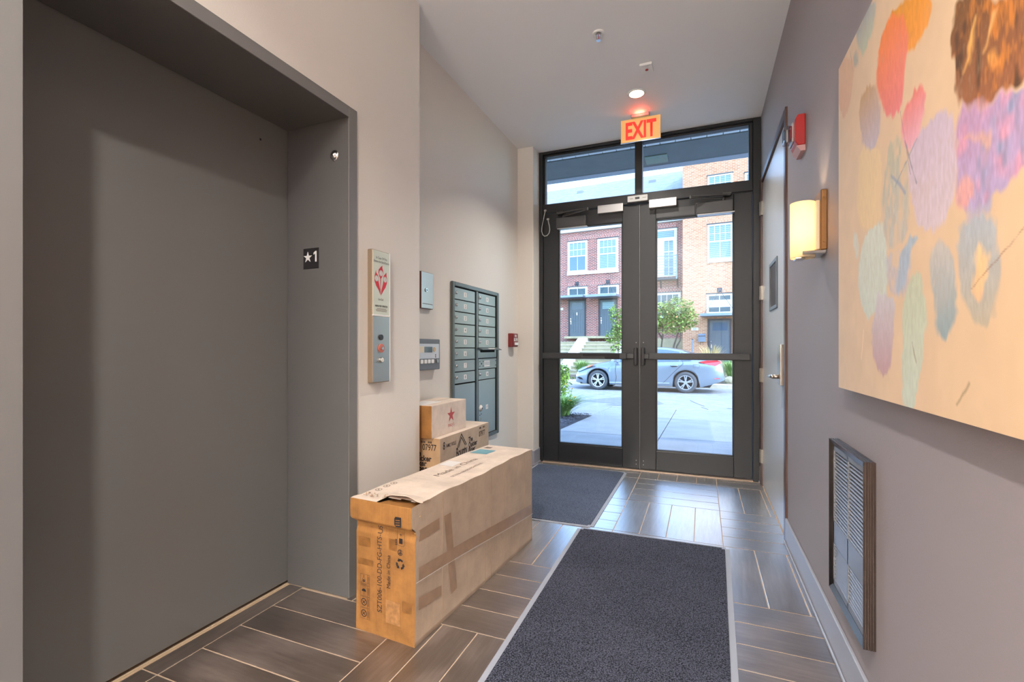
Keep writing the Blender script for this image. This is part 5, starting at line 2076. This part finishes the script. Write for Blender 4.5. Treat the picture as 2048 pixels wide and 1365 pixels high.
# balcony window bay
b = nb()
T0, T1 = -4.70, -2.925
w_ = window(RH, T0, T1, 4.90, 7.45, RED_S, 0.13, 0.05, None, None, pane=BLIND)
obj('transom_band', bx(T0, T1, RED_S - 0.05, RED_S - 0.01, 6.80, 6.98), TRIMW, RH)
dw = nb()
for x in (-3.95, -3.62, -3.05):
    box(dw, x - 0.055, x + 0.055, RED_S - 0.05, RED_S - 0.01, 4.90, 6.80)
box(dw, -3.35, -3.32, RED_S - 0.045, RED_S - 0.01, 4.9, 6.8)
box(dw, T0, T1, RED_S - 0.045, RED_S - 0.01, 6.20, 6.24)
box(dw, T0, -3.62, RED_S - 0.045, RED_S - 0.01, 4.9, 6.8)
obj('balcony_door', dw, TRIMW, RH)
soldier(RH, T0, -2.95, 7.50, 7.72, RED_S, REDSOLD)
bal = obj('balcony', bx(T0 - 0.1, -2.84, RED_S - 0.55, RED_S, 4.68, 4.79, 0.01), DARKMETAL, RH)
rl = nb()
for k in range(8):
    z = 4.88 + k * 0.147
    box(rl, T0 - 0.1, -2.86, RED_S - 0.545, RED_S - 0.520, z, z + 0.025)
box(rl, -2.91, -2.845, RED_S - 0.56, RED_S - 0.50, 4.70, 5.95)
box(rl, -4.0, -3.96, RED_S - 0.55, RED_S - 0.51, 4.70, 5.95)
box(rl, T0 - 0.1, -2.845, RED_S - 0.56, RED_S - 0.505, 5.90, 5.94)
obj('railing', rl, AWNING, bal)
rl = nb()
for t_ in (-3.72, -2.88):
    tube(rl, [(t_, RED_S - 0.50, 4.70), (t_, RED_S - 0.01, 4.30)], 0.025, 6)
    tube(rl, [(t_, RED_S - 0.02, 4.75), (t_, RED_S - 0.02, 4.28)], 0.025, 6)
obj('balcony_bracket', rl, DARKMETAL, bal)
window(RH, T0, -2.74, 2.70, 4.05, RED_S, 0.12, 0.10, (6, 2), None, pane=WINGLASS)
soldier(RH, T0, -2.58, 4.10, 4.32, RED_S, REDSOLD)
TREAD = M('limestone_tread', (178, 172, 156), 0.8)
# stone stairs with cheek walls
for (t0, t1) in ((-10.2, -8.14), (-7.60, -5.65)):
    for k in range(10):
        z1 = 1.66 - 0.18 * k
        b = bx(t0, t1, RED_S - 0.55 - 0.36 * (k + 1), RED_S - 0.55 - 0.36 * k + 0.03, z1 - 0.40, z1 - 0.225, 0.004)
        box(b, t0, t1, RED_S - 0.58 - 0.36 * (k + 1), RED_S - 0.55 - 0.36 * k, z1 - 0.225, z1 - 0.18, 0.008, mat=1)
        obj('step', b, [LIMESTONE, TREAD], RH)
for (t0, t1) in ((-8.14, -7.60), (-5.65, -5.25)):
    c = nb()
    prism(c, [(RED_S, 1.70), (RED_S - 0.6, 1.70), (RED_S - 4.4, -0.10), (RED_S - 4.4, -0.2), (RED_S, -0.2)], t0, t1, 'yz')
    obj('cheek_wall', c, M('white_stone', (186, 182, 174), 0.8) if t0 == -8.14 else bpy.data.materials['white_stone'], RH)

TH = thing('tan_townhouse', 'tan brick townhouse with one grey door at the right', 'building', (0.5, TAN_S, -0.2), 'out')
w = nb()
box(w, -2.542, 9.0, TAN_S, TAN_S + 8, -0.2, 12.6)
obj('brick_wall', w, TANBRICK, TH)
window(TH, -1.386, -0.260, 5.305, 7.180, TAN_S, 0.085, 0.20, pane=BLIND, pane2=BLIND)
soldier(TH, -1.40, -0.25, 7.24, 7.45, TAN_S, TANSOLD)
window(TH, -1.384, -0.260, 8.0, 9.58, TAN_S, 0.085, 0.2, pane=BLIND, pane2=BLIND)
window(TH, 0.26, 1.4, 8.0, 9.47, TAN_S, 0.085, 0.2, pane=BLIND, pane2=BLIND)
window(TH, -1.424, -0.260, 2.775, 3.765, TAN_S, 0.10, 0.11, (2, 1), None)
obj('window_shade', bx(-1.315, -0.365, TAN_S - 0.0205, TAN_S - 0.015, 3.12, 3.47), TRIMW, TH)
soldier(TH, -1.45, -0.22, 3.82, 4.03, TAN_S, TANSOLD)
awning(TH, -1.656, 0.05, 2.772, TAN_S, (-0.84, 3.96))
house_door(TH, -1.374, -0.300, 0.42, 2.560, TAN_S, M('door_lite_slate', (54, 80, 104), 0.15))
gooseneck(TH, -1.968, 2.34, TAN_S)
p = obj('house_number_plate', bx(-2.148, -1.803, TAN_S - 0.025, TAN_S, 2.001, 2.130), TRIMW, TH)
text('house_number', '509', 0.105, (-1.975, TAN_S - 0.027, 2.028), (1, 0, 0), UP, INK, p, 0.95, 'CENTER')
m_ = nb()
prism(m_, [(TAN_S, 1.43), (TAN_S - 0.16, 1.43), (TAN_S - 0.16, 1.70), (TAN_S - 0.06, 1.83), (TAN_S, 1.83)], -1.795, -1.474, 'yz')
mb_ = obj('wall_mailbox', m_, AWNING, TH)
h = nb()
for t_ in (-1.70, -1.57):
    tube(h, [(t_, TAN_S - 0.08, 1.43), (t_, TAN_S - 0.08, 1.31), (t_, TAN_S - 0.12, 1.28)], 0.012, 6)
box(h, -1.80, -1.468, TAN_S - 0.175, TAN_S - 0.15, 1.69, 1.73)
obj('paper_hook', h, DARKMETAL, mb_)
obj('door_step', bx(-1.7, 0.1, TAN_S - 1.2, TAN_S, -0.2, 0.42, 0.01), LIMESTONE, TH)

t = thing('railing_post', 'slim dark metal post standing before the tan brick wall', 'post', (-2.02, 24.3, -0.16), 'out')
b = nb()
box(b, -2.045, -1.985, 24.27, 24.33, -0.16, 1.53, 0.006)
obj('post', b, AWNING, t)
b = nb()
box(b, -2.055, -1.975, 24.26, 24.34, 1.53, 1.57, 0.004)
box(b, -2.10, -1.93, 24.215, 24.385, -0.16, -0.13, 0.004)
obj('post_cap', b, DARKMETAL, t)

# ================================================================== outside: plants
def foliage(bm, blobs, n, size, rs, flat=0.5):
    """leaves scattered through ellipsoids: (cx, cy, cz, rx, ry, rz)"""
    tot = sum(b[3] * b[4] * b[5] for b in blobs)
    for (cx, cy, cz, rx, ry, rz) in blobs:
        for _ in range(int(n * rx * ry * rz / tot)):
            while True:
                p = Vector((rs.uniform(-1, 1), rs.uniform(-1, 1), rs.uniform(-1, 1)))
                if 0.25 < p.length < 1.0:
                    break
            c = Vector((cx + p.x * rx, cy + p.y * ry, cz + p.z * rz))
            d = Vector((rs.uniform(-1, 1), rs.uniform(-1, 1), rs.uniform(-.9, .5))).normalized()
            s = d.cross(Vector((rs.uniform(-.5, .5), rs.uniform(-.5, .5), 1))).normalized()
            l = size * rs.uniform(.6, 1.3)
            a = c + d * l
            m1, m2 = c + d * l * .5 + s * l * .28, c + d * l * .5 - s * l * .28
            q = [bm.verts.new(c), bm.verts.new(m1), bm.verts.new(a), bm.verts.new(m2)]
            f1 = bm.faces.new((q[0], q[1], q[2]))
            f2 = bm.faces.new((q[0], q[2], q[3]))
            mi = 1 if rs.random() < 0.10 else 0
            f1.material_index = mi
            f2.material_index = mi
    return bm


rs = random.Random(21)
t = thing('shrub_tree', 'multi-stemmed leafy small tree in front of the brick corner', 'tree', (-2.75, 21.5, -0.16), 'out')
fo = foliage(nb(), [(-3.1, 21.5, 2.60, .75, .8, .60), (-2.35, 21.5, 2.75, .65, .7, .62), (-1.95, 21.4, 2.40, .42, .5, .50), (-3.55, 21.6, 2.2, .5, .6, .5), (-2.6, 21.4, 2.1, .8, .6, .38)], 5200, 0.125, rs)
obj('foliage', fo, [LEAFA, LEAFR], t)
for pts in ([(-3.12, 21.5, -0.16), (-3.08, 21.5, 1.1), (-3.0, 21.5, 1.8), (-3.1, 21.5, 2.5)], [(-3.02, 21.5, 1.5), (-3.22, 21.5, 1.85), (-3.4, 21.5, 2.2)],
            [(-2.75, 21.5, -0.16), (-2.55, 21.5, 1.2), (-2.30, 21.5, 2.0), (-2.2, 21.5, 2.6)], [(-2.62, 21.45, -0.16), (-2.42, 21.5, 1.2), (-2.28, 21.5, 1.45), (-2.28, 21.5, 1.75), (-2.0, 21.5, 2.2)]):
    obj('stem', tube(nb(), pts, [0.045 - 0.007 * k for k in range(len(pts))], 7), BARK, t, True)
t = thing('stoop_shrub', 'thin young shrub growing before the second grey door', 'shrub', (-4.95, 21.0, -0.16), 'out')
fo = foliage(nb(), [(-5.05, 21, 2.75, .24, .3, .35), (-4.9, 21, 2.2, .30, .3, .40), (-5.05, 21, 1.65, .42, .35, .33), (-4.7, 21, 1.9, .35, .3, .6), (-4.85, 21, 1.15, .35, .3, .25), (-4.6, 21, 2.6, .3, .3, .4)], 1500, 0.13, rs)
obj('foliage', fo, [LEAFA, LEAFB], t)
obj('stem', tube(nb(), [(-4.9, 21, -0.16), (-4.85, 21, 1.2), (-4.95, 21, 2.7)], [0.03, 0.022, 0.01], 6), BARK, t, True)
t = thing('bed_shrub', 'bright green leafy shrub at the edge of the mulch bed', 'shrub', (-2.80, 9.45, -0.17))
fo = foliage(nb(), [(-2.80, 9.45, 0.52, .30, .32, .30), (-2.84, 9.45, 0.15, .32, .34, .26), (-2.72, 9.4, 0.62, .18, .2, .2)], 1300, 0.085, rs)
obj('foliage', fo, [LEAFB, LEAFA], t)
obj('stem', tube(nb(), [(-2.80, 9.45, -0.19), (-2.79, 9.45, 0.4)], [0.02, 0.01], 6), BARK, t)


def blades(bm, c, n, h, spread, rs, w=0.012, droop=0.5, lean=(0, 0)):
    for _ in range(n):
        a = rs.uniform(0, 2 * math.pi)
        r = rs.uniform(.2, 1) * spread
        hh = h * rs.uniform(.6, 1.1)
        d = Vector((math.cos(a), math.sin(a), 0))
        b0 = Vector(c) + d * rs.uniform(0, .10) * spread * 2
        s = Vector((-d.y, d.x, 0)) * w * rs.uniform(.6, 1.2)
        pts = []
        for k in range(6):
            f_ = k / 5
            z = hh * (f_ * 1.25 - droop * f_ ** 2.4 * 0.9)
            pts.append(b0 + d * r * f_ ** 1.5 + Vector((lean[0] * f_ ** 1.5, lean[1] * f_ ** 1.5, z)))
        prev = None
        for k, p in enumerate(pts):
            ww = s * (1 - (k / 5) ** 2 * .95)
            cur = (bm.verts.new(p - ww), bm.verts.new(p + ww))
            if prev:
                bm.faces.new((prev[0], prev[1], cur[1], cur[0]))
            prev = cur
    return bm


t = thing('daylily', 'daylily clump with orange flowers spilling over the mulch bed edge', 'plant', (-2.42, 8.45, -0.15))
obj('blades', blades(nb(), (-2.42, 8.45, -0.13), 820, 0.52, 0.70, rs, 0.0075, 0.66, (0.06, 0)), GRASSL, t)
for (x, y, z) in ((-2.33, 8.4, 0.44), (-2.20, 8.35, 0.37), (-2.11, 8.2, 0.23), (-2.33, 7.9, 0.13), (-2.52, 8.3, 0.46), (-2.50, 8.0, 0.20), (-2.23, 8.3, 0.15), (-2.58, 8.2, 0.30)):
    f = nb()
    for k in range(6):
        a = k * math.pi / 3
        d = Vector((math.cos(a), math.sin(a), 0.55))
        s = Vector((-math.sin(a), math.cos(a), 0)) * .012
        c = Vector((x, y, z))
        q = [f.verts.new(c), f.verts.new(c + d * .022 + s), f.verts.new(c + d * .042), f.verts.new(c + d * .022 - s)]
        f.faces.new(q)
    fl = obj('flower', f, FLOWER, t)
    obj('flower_stalk', tube(nb(), [(-2.42 + (x + 2.42) * .3, 8.45 + (y - 8.45) * .3, -0.12), (x - (x + 2.42) * .15, y - (y - 8.45) * .15, z * .6), (x, y, z)], 0.004, 5), GRASSL, fl)
for nm, lab, c, n, h, sp, mt in (('ornamental_grass', 'tall green grass clump behind the rear bumper of the car', (-0.22, 19.2, -0.16), 360, 0.95, 0.55, GRASSL),
                                 ('ornamental_grass', 'green grass clump in front of the car nose by the stone steps', (-6.05, 19.4, -0.16), 420, 0.85, 0.55, GRASSL),
                                 ('feather_grass', 'pale tan feathery grass clump before the tan house door', (-1.05, 21.2, -0.16), 320, 1.55, 0.75, GRASSY)):
    t = thing(nm, lab, 'plant', c, 'out')
    obj('blades', blades(nb(), c, n, h, sp, rs, 0.016, 0.45), mt, t)
t = thing('garden_rock', 'pale rock on the verge behind the rear of the car', 'rock', (-0.28, 18.6, -0.16), 'out')
b = nb()
bmesh.ops.create_icosphere(b, subdivisions=2, radius=0.2)
for v in b.verts:
    v.co = Vector((-0.28 + v.co.x * (1 + .3 * rs.random()), 18.6 + v.co.y, -0.08 + v.co.z * .8 * (1 + .3 * rs.random())))
obj('stone', b, LIMESTONE, t)

# ================================================================== outside: car
CAR = thing('parked_car', 'silver-blue four-door sedan parked along the far curb', 'car', (-5.20, 15.60, -0.30), 'out')
# car axes: x from nose to tail, y 0 = near side face, 1.84 = far side, z from the road
CX0, CY0, CZ0 = -5.20, 15.58, -0.30
CL, CW = 4.80, 1.84
WX = (0.895, 3.700)
WR, AR = 0.335, 0.390
HP = [(0.0, .42), (.03, .56), (.10, .66), (.30, .76), (.60, .85), (1.0, .935), (1.30, .985), (1.6, 1.0), (2.5, 1.01), (3.4, 1.03), (4.0, 1.06), (4.45, 1.075), (4.66, 1.05), (4.72, .93), (4.78, .72), (4.80, .55)]
SH = [(0.0, .42), (.05, .50), (.15, .58), (.4, .68), (.8, .78), (1.3, .86), (2.0, .89), (3.0, .92), (3.7, .955), (4.2, .97), (4.6, .96), (4.72, .86), (4.78, .70), (4.80, .55)]
HWd = [(0.0, .50), (.03, .60), (.10, .70), (.25, .80), (.5, .875), (.8, .91), (1.4, .92), (3.3, .92), (4.0, .90), (4.4, .85), (4.65, .77), (4.75, .68), (4.80, .55)]


def ip(tab, x):
    for (a, b), (c, d) in zip(tab, tab[1:]):
        if x <= c:
            return b + (d - b) * (x - a) / (c - a) if c > a else d
    return tab[-1][1]


xs = sorted(set([0, .015, .03, .06, .10, .16, .25, .36] + [round(.40 + .03 * k, 3) for k in range(34)] + [1.5, 1.7, 1.9, 2.1, 2.3, 2.5, 2.7, 2.9, 3.1, 3.2] +
                [round(3.22 + .03 * k, 3) for k in range(33)] + [4.25, 4.35, 4.45, 4.55, 4.62, 4.66, 4.70, 4.74, 4.77, 4.80]))
bm = nb()
rows = []
for x in xs:
    hw, zt, zs = ip(HWd, x), ip(HP, x), ip(SH, x)
    zb = 0.20
    if x < .3:
        zb = 0.20 + 0.04 * (1 - x / .3)
    if x > 4.2:
        zb = 0.22 + 0.20 * ((x - 4.2) / .6) ** 1.2
    arch = False
    for wx in WX:
        d = abs(x - wx)
        if d < AR:
            zb = max(zb, WR + math.sqrt(AR * AR - d * d))
            arch = True
    zb = min(zb, zs - 0.03)
    zmid = zb + (zs - zb) * .5
    bul = 0.018
    sec = [(hw - 0.03, zb), (hw + (0.0 if not arch else .012), zb + min(.05, (zs - zb) * .2)), (hw + bul * .5, zb + (zs - zb) * .35), (hw + bul, zmid + (zs - zmid) * .2),
           (hw + bul * .4, zs - (zs - zmid) * .22), (hw - .02, zs), (hw - .07, zs + (zt - zs) * .45), (hw - .17, zs + (zt - zs) * .8), (hw * .55, zt), (0, zt + .012)]
    rows.append([bm.verts.new((CX0 + x, CY0 + CW / 2 - y, CZ0 + z)) for y, z in sec] + [bm.verts.new((CX0 + x, CY0 + CW / 2 + y, CZ0 + z)) for y, z in sec[-2::-1]])
for A, B in zip(rows, rows[1:]):
    for k in range(len(A) - 1):
        bm.faces.new((A[k], A[k + 1], B[k + 1], B[k]))
bm.faces.new(rows[0])
bm.faces.new(rows[-1][::-1])
bmesh.ops.recalc_face_normals(bm, faces=bm.faces[:])
body = obj('body', bm, CARPAINT, CAR)
smooth_by_angle(body, 50)
# cabin
RZ = [(1.25, .97), (1.6, 1.15), (1.95, 1.32), (2.3, 1.42), (2.7, 1.455), (3.1, 1.44), (3.5, 1.375), (3.85, 1.26), (4.15, 1.13), (4.35, 1.06)]
bm = nb()
rows = []
for k in range(32):
    x = 1.25 + 3.10 * k / 31
    zr = ip(RZ, x)
    zbel = min(ip(SH, x) + .05, zr - .02)
    wb = ip(HWd, x) - .10
    f_ = max(0, min(1, (zr - zbel) / .45))
    wr_ = wb - .22 * f_
    sec = [(wb, zbel - .05), (wb - .01, zbel), (wb + (wr_ - wb) * .55, zbel + (zr - zbel) * .5), (wr_ + .02, zr - .055 * f_ - .005), (wr_ - .06, zr - .018), (wr_ * .5, zr), (0, zr + .004)]
    rows.append([bm.verts.new((CX0 + x, CY0 + CW / 2 - y, CZ0 + z)) for y, z in sec] + [bm.verts.new((CX0 + x, CY0 + CW / 2 + y, CZ0 + z)) for y, z in sec[-2::-1]])
for A, B in zip(rows, rows[1:]):
    for k in range(len(A) - 1):
        bm.faces.new((A[k], A[k + 1], B[k + 1], B[k]))
bmesh.ops.recalc_face_normals(bm, faces=bm.faces[:])
roof_ = obj('cabin', bm, CARPAINT, CAR)
smooth_by_angle(roof_, 50)


def side_window(x0, x1, nm='side_window'):
    b = nb()
    for side_ in (-1, 1):
        prev = None
        n = 12
        for k in range(n + 1):
            x = x0 + (x1 - x0) * k / n
            zr = ip(RZ, x)
            zbel = ip(SH, x) + .06
            wb = ip(HWd, x) - .10
            f_ = max(0, min(1, (zr - zbel) / .45))
            wr_ = wb - .22 * f_
            top = max(zr - .075, zbel + .005)
            lo = (wb + .004, zbel)
            hi = (wb + (wr_ - wb) * .97 * min(1, (top - zbel) / max(zr - .05 - zbel, .02)) + .012, top)
            cur = [b.verts.new((CX0 + x, CY0 + CW / 2 + side_ * y, CZ0 + z)) for y, z in (lo, hi)]
            if prev:
                b.faces.new((prev[0], cur[0], cur[1], prev[1]))
            prev = cur
    bmesh.ops.recalc_face_normals(b, faces=b.faces[:])
    return obj(nm, b, CARGLASS, CAR, True)


side_window(1.62, 2.50)
side_window(2.58, 3.50)
side_window(3.54, 3.85)
b = nb()
for (x0, x1) in ((1.32, 2.0), (3.60, 4.22)):
    prev = None
    for k in range(9):
        x = x0 + (x1 - x0) * k / 8
        zr = ip(RZ, x) + .012
        wr_ = (ip(HWd, x) - .10) - .22 * min(1, max(0, (zr - ip(SH, x)) / .45)) - .09
        cur = [b.verts.new((CX0 + x, CY0 + CW / 2 + wr_ * f_, CZ0 + zr - .016 * f_ * f_)) for f_ in (-1, -.5, 0, .5, 1)]
        if prev:
            for q in range(4):
                b.faces.new((prev[q], prev[q + 1], cur[q + 1], cur[q]))
        prev = cur
bmesh.ops.recalc_face_normals(b, faces=b.faces[:])
obj('windscreen', b, CARGLASS, CAR, True)
# wheels
for wx in WX:
    for yy, sg in ((CY0 + 0.015, -1), (CY0 + CW - 0.015, 1)):
        c = (CX0 + wx, yy, CZ0 + WR)
        b = nb()
        lathe(b, [(.225, 0.0), (.245, .012), (.290, .014), (.322, 0.0), (WR, -.03), (WR, -.18), (.30, -.21), (.20, -.21)], c, (0, sg, 0), 40)
        wh = obj('wheel', b, TYRE, CAR, True)
        b = nb()
        lathe(b, [(.226, -.004), (.232, .006), (.214, .004), (.205, -.03), (.205, -.12)], c, (0, sg, 0), 40)
        for k in range(5):
            for off in (-0.16, 0.16):
                a = 2 * math.pi * k / 5 + math.pi / 2
                d0 = Vector((math.cos(a + off * .55), 0, math.sin(a + off * .55))) * .045
                d1 = Vector((math.cos(a + off), 0, math.sin(a + off))) * .215
                sdir = (d1 - d0).normalized().cross(Vector((0, 1, 0))) * .016
                cc = Vector(c) + Vector((0, sg * -0.004, 0))
                f4 = [b.verts.new(cc + d0 - sdir), b.verts.new(cc + d1 - sdir), b.verts.new(cc + d1 + sdir), b.verts.new(cc + d0 + sdir)]
                g4 = [b.verts.new(v.co - Vector((0, sg * .035, 0))) for v in f4]
                b.faces.new(f4)
                for q in range(4):
                    b.faces.new((f4[q], f4[(q + 1) % 4], g4[(q + 1) % 4], g4[q]))
        cyl(b, (c[0], c[1] - sg * .012, c[2]), (0, 1, 0), 0.055, 0.03, 16)
        bmesh.ops.recalc_face_normals(b, faces=b.faces[:])
        obj('rim', b, RIM, wh)
        b = nb()
        cyl(b, (c[0], c[1] - sg * .09, c[2]), (0, 1, 0), 0.205, 0.02, 24)
        obj('brake_disc', b, WELL, wh)
    b = nb()
    prism(b, [(CX0 + wx + (AR + .03) * math.cos(a), CZ0 + WR + (AR + .03) * math.sin(a)) for a in [R_(-22 + 224 * q / 24) for q in range(25)]], CY0 + .13, CY0 + CW - .13, 'xz')
    obj('wheel_well', b, WELL, CAR)
obj('underbody', bx(CX0 + .25, CX0 + 4.4, CY0 + .12, CY0 + CW - .12, CZ0 + .19, CZ0 + .32), WELL, CAR)


def on_side(x, z, out=0.004):
    """point on the near side of the body"""
    hw, zs = ip(HWd, x), ip(SH, x)
    return Vector((CX0 + x, CY0 + CW / 2 - hw - 0.018 - out, CZ0 + z))


def side_patch(name, pts, mat, out=0.006, thick=0.03):
    b = nb()
    f = [b.verts.new(on_side(x, z, out)) for x, z in pts]
    g = [b.verts.new(v.co + Vector((0, thick, 0))) for v in f]
    b.faces.new(f)
    n = len(f)
    for k in range(n):
        b.faces.new((f[k], g[k], g[(k + 1) % n], f[(k + 1) % n]))
    bmesh.ops.recalc_face_normals(b, faces=b.faces[:])
    return obj(name, b, mat, CAR)


side_patch('tail_lamp', [(4.08, .985), (4.30, 1.035), (4.60, 1.045), (4.70, 1.0), (4.70, .95), (4.56, .865), (4.40, .90), (4.22, .945)], TAILRED, 0.0, 0.10)
side_patch('head_lamp', [(.13, .60), (.16, .66), (.34, .765), (.62, .84), (.78, .86), (.60, .775), (.40, .69), (.24, .62)], HEADL, 0.0, 0.10)
side_patch('turn_lamp', [(.46, .765), (.66, .845), (.78, .862), (.64, .79), (.52, .745)], AMBER, 0.004, 0.06)
side_patch('fog_grille', [(.10, .40), (.22, .425), (.30, .40), (.36, .33), (.22, .34)], WELL, 0.002, 0.06)
side_patch('reflector', [(4.52, .485), (4.68, .492), (4.69, .47), (4.54, .463)], TAILRED, 0.012, 0.03)
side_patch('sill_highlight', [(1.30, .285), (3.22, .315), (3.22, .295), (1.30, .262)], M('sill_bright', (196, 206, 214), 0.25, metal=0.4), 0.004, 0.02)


def side_line(pts, r=0.005):
    b = nb()
    tube(b, [tuple(on_side(x, z, 0.0)) for x, z in pts], r, 5)
    return b


obj('door_gap', side_line([(1.52, .92), (1.50, .70), (1.53, .45), (1.50, .25)]), WELL, CAR)
obj('door_gap', side_line([(2.52, .93), (2.54, .60), (2.50, .25)]), WELL, CAR)
obj('door_gap', side_line([(3.62, 1.0), (3.63, .93), (3.50, .80), (3.30, .60), (3.12, .40), (3.02, .30)]), WELL, CAR)
obj('fuel_door', side_line([(3.93, .91), (4.10, .905), (4.10, .805), (3.93, .805), (3.93, .91)], 0.003), WELL, CAR)
for x in (2.30, 3.36):
    b = nb()
    p0, p1 = on_side(x - .11, .865, .02), on_side(x + .11, .87, .02)
    tube(b, [p0 + Vector((0, .03, 0)), p0, p1, p1 + Vector((0, .03, 0))], 0.014, 8)
    obj('door_handle', b, CARPAINT, CAR, True)
    side_patch('handle_recess', [(x - .10, .845), (x + .10, .85), (x + .07, .825), (x - .07, .82)], WELL, 0.0, 0.012)
b = nb()
p = on_side(1.55, 1.0, .06)
box(b, p.x - .08, p.x + .06, p.y - .10, p.y + .08, p.z - .05, p.z + .09, .03, 3)
box(b, p.x - .02, p.x + .03, p.y + .05, p.y + .24, p.z - .06, p.z - .03, .008)
obj('wing_mirror', b, CARPAINT, CAR, True)

# ------------------------------------------------------------------ labels of the setting
LAB = {
    'floor': ('dark wood-look tile floor laid in basket weave with pale joints', 'floor'),
    'wall_left': ('cream painted wall around the lift opening', 'wall'),
    'wall_recess': ('cream painted wall behind the mailbox bank', 'wall'),
    'wall_pier': ('narrow cream wall pier beside the glazed entrance', 'wall'),
    'wall_right': ('mauve grey painted wall with painting and fire door', 'wall'),
    'wall_back': ('cream wall at the far end of the lobby behind the viewer', 'wall'),
    'wall_front': ('grey street wall around and above the entrance', 'wall'),
    'ceiling': ('plain white painted lobby ceiling', 'ceiling'),
    'baseboard_right': ('grey baseboard along the mauve wall', 'baseboard'),
    'baseboard_right_end': ('short grey baseboard between fire door and entrance frame', 'baseboard'),
    'baseboard_pier': ('grey baseboard around the foot of the cream pier', 'baseboard'),
    'baseboard_recess': ('grey baseboard under the mailbox bank behind the cartons', 'baseboard'),
    'baseboard_left': ('short grey baseboard under the lift call panel', 'baseboard'),
    'lift_gap': ('dark gap along the lift door sill', 'gap'),
    'ground_base': ('dirt seen in the joints of the concrete walk', 'ground'),
}
CATS = {'door': 'door', 'window': 'window', 'trim': 'trim', 'sidewalk': 'pavement', 'street': 'street', 'curb': 'curb', 'far_bed': 'ground', 'mulch_bed': 'planting bed'}
for o in list(COL.objects):
    if o.parent is None and o.get('kind') == 'structure':
        if o.name in LAB:
            o['label'], o['category'] = LAB[o.name]
        else:
            for k_, v_ in CATS.items():
                if o.name.startswith(k_):
                    o['category'] = v_
